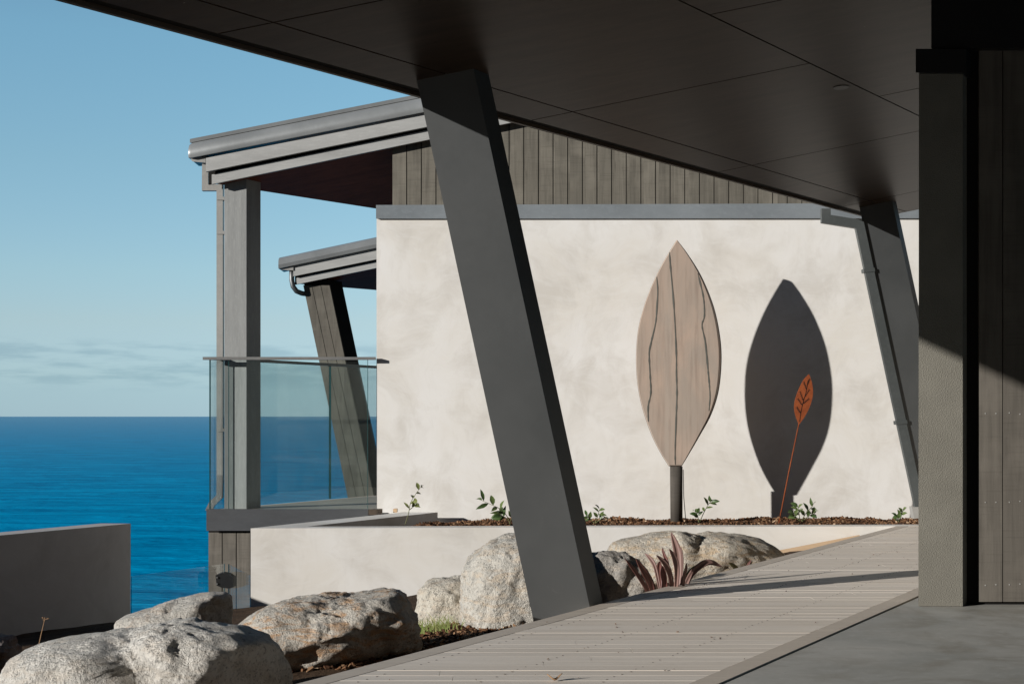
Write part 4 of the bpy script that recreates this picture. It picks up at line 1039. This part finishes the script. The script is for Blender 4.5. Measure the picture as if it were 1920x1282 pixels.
for pix, w, m, z in [
    ([(1228, 1125), (1219, 1094), (1207, 1071), (1192, 1047)], 0.040, 'brom', (8.85, 8.70)),
    ([(1222, 1128), (1212, 1104), (1193, 1074), (1171, 1046)], 0.026, 'brom', (8.82, 8.62)),
    ([(1240, 1120), (1229, 1066), (1220, 1048), (1209, 1037)], 0.026, 'brom_pale', (8.9, 8.95)),
    ([(1262, 1115), (1256, 1078), (1246, 1056), (1230, 1040)], 0.036, 'brom_pale', (8.85, 8.75)),
    ([(1258, 1115), (1252, 1060), (1246, 1042), (1241, 1026)], 0.022, 'brom', (8.95, 9.05)),
    ([(1268, 1120), (1272, 1075), (1270, 1035), (1258, 997)], 0.056, 'brom_pale', (8.9, 8.95)),
    ([(1266, 1120), (1269, 1072), (1264, 1046), (1254, 1028)], 0.036, 'brom_pale', (8.84, 8.72)),
    ([(1276, 1115), (1279, 1070), (1279, 1045), (1277, 1024)], 0.016, 'brom_pale', (8.9, 8.9)),
    ([(1280, 1115), (1283, 1080), (1286, 1066), (1287, 1055)], 0.020, 'brom_pale', (8.85, 8.8)),
    ([(1280, 1110), (1298, 1074), (1326, 1054), (1354, 1062)], 0.040, 'brom_pale', (8.95, 9.05)),
    ([(1275, 1110), (1286, 1085), (1300, 1067), (1312, 1060)], 0.035, 'brom_green', (9.0, 9.2)),
    ([(1240, 1125), (1238, 1090), (1236, 1066), (1237, 1052)], 0.040, 'brom', (8.9, 9.0)),
    ([(1250, 1125), (1246, 1092), (1243, 1072), (1242, 1060)], 0.036, 'brom', (8.86, 8.8)),
    ([(1232, 1125), (1224, 1098), (1216, 1080), (1212, 1070)], 0.030, 'brom', (8.9, 9.0))]:
    strap(br_, pix, (z[0] - 0.36, z[1] - 0.36), w, M[m])
sm = thing('red_plant', 'tiny olive and red rosette at the foot of the long tan boulder', 'plant', P(1385, 1080, 9.9))
for pix, w, m, z in [([(1392, 1085), (1384, 1070), (1374, 1060), (1366, 1055)], 0.034, 'brom_green', (10.0, 9.9)), ([(1396, 1082), (1401, 1062), (1409, 1049)], 0.018, 'brom', (10.0, 10.0)), ([(1392, 1085), (1380, 1074), (1368, 1070)], 0.028, 'brom_green', (9.95, 9.85)), ([(1394, 1085), (1396, 1070), (1394, 1062)], 0.016, 'brom_pale', (9.95, 9.95))]:
    strap(sm, pix, z, w, M[m])

# grass tuft, dry stalk
M['grass'] = mat_leaf('grass_blade', (0.16, 0.24, 0.05), (0.38, 0.38, 0.15), 0.6)
bm = bmesh.new(); rnd = random.Random(8)
for i in range(170):
    x = rnd.uniform(782, 842) if rnd.random() < 0.85 else rnd.uniform(840, 900); Zg = 8.4 + rnd.uniform(-0.12, 0.15)
    p = P(x, 0, Zg); p.z = ground_z(p.x, p.y) - 0.01; L = rnd.uniform(0.05, 0.14); an = rnd.uniform(-0.6, 0.6); ay = rnd.uniform(-0.5, 0.5); w = rnd.uniform(0.002, 0.004)
    pv = None
    for k in range(4):
        t = k / 3.0; c = p + Vector((an * t * t * L, ay * t * t * L, L * t * (1 - 0.2 * t)))
        cur = (bm.verts.new(c - Vector((w * (1 - t * 0.9), 0, 0))), bm.verts.new(c + Vector((w * (1 - t * 0.9), 0, 0))))
        if pv: bm.faces.new((pv[0], pv[1], cur[1], cur[0]))
        pv = cur
tag(new_obj('grass_tuft', bm, M['grass']), 'short tuft of green grass in front of the low cream boulder', 'grass')
M['straw'] = mat_paint('dry_straw', (0.36, 0.22, 0.12), 0.8, 0.2)
bm = bmesh.new(); tube(bm, [P(72, 1212, 8.6), P(78, 1185, 8.6), P(84, 1160, 8.6)], [0.003, 0.0025, 0.002], 6)
tube(bm, [P(83, 1164, 8.6), P(80, 1158, 8.6)], 0.0018, 5); tube(bm, [P(84, 1161, 8.6), P(90, 1159, 8.6)], 0.0018, 5)
for x, y in ((80, 1157.5), (90.5, 1159), (84, 1158)):
    bmesh.ops.create_icosphere(bm, subdivisions=1, radius=0.005, matrix=Matrix.Translation(P(x, y, 8.6)))
tag(new_obj('dry_stalk', bm, M['straw']), 'single dry brown stalk standing before the shaded garden wall', 'dry plant')

# litter on deck and slab
def dk_spot(r):
    y = r.uniform(5.2, 11.5); x = r.uniform(edge_x(y) + 0.05, min(inner_x(y) - 0.05, y * 0.29)); return x, y
lt_ = chips('leaf_litter', dk_spot, lambda x, y: 0.0015, 70, [CH[0], CH[1]], 0.004, 0.012, 21)
tag(lt_, 'scattered dark crumbs and leaf litter on the pale deck boards', 'litter', kind='stuff')
def dry_leaf(label, px, py, z0, L, w, ang):
    Z = (1 - z0) * F / (py - HZ); p = P(px, py, Z); bm = bmesh.new()
    rows = []
    for i in range(9):
        t = i / 8.0; ww = w * math.sin(math.pi * (0.06 + 0.9 * t)) ** 0.8
        c = p + Vector((math.cos(ang), math.sin(ang), 0)) * (L * (t - 0.5)) + Vector((0, 0, 0.004 + 0.022 * (2 * t - 1) ** 2 + 0.003 * math.sin(9 * t)))
        s = Vector((-math.sin(ang), math.cos(ang), 0))
        rows.append([bm.verts.new(c + s * (q * ww / 2) + Vector((0, 0, abs(q) * ww * 0.35))) for q in (-1, 0, 1)])
    for a, b in zip(rows, rows[1:]):
        for k in range(2): bm.faces.new((a[k], a[k + 1], b[k + 1], b[k]))
    o = new_obj('dry_leaf', bm, M['straw'], smooth_=True); o.modifiers.new('thickness', 'SOLIDIFY').thickness = 0.0012
    tag(o, label, 'leaf')
dry_leaf('curled dry brown leaf on the deck boards near the bottom edge', 1040, 1276, 0.0, 0.06, 0.02, 0.2)
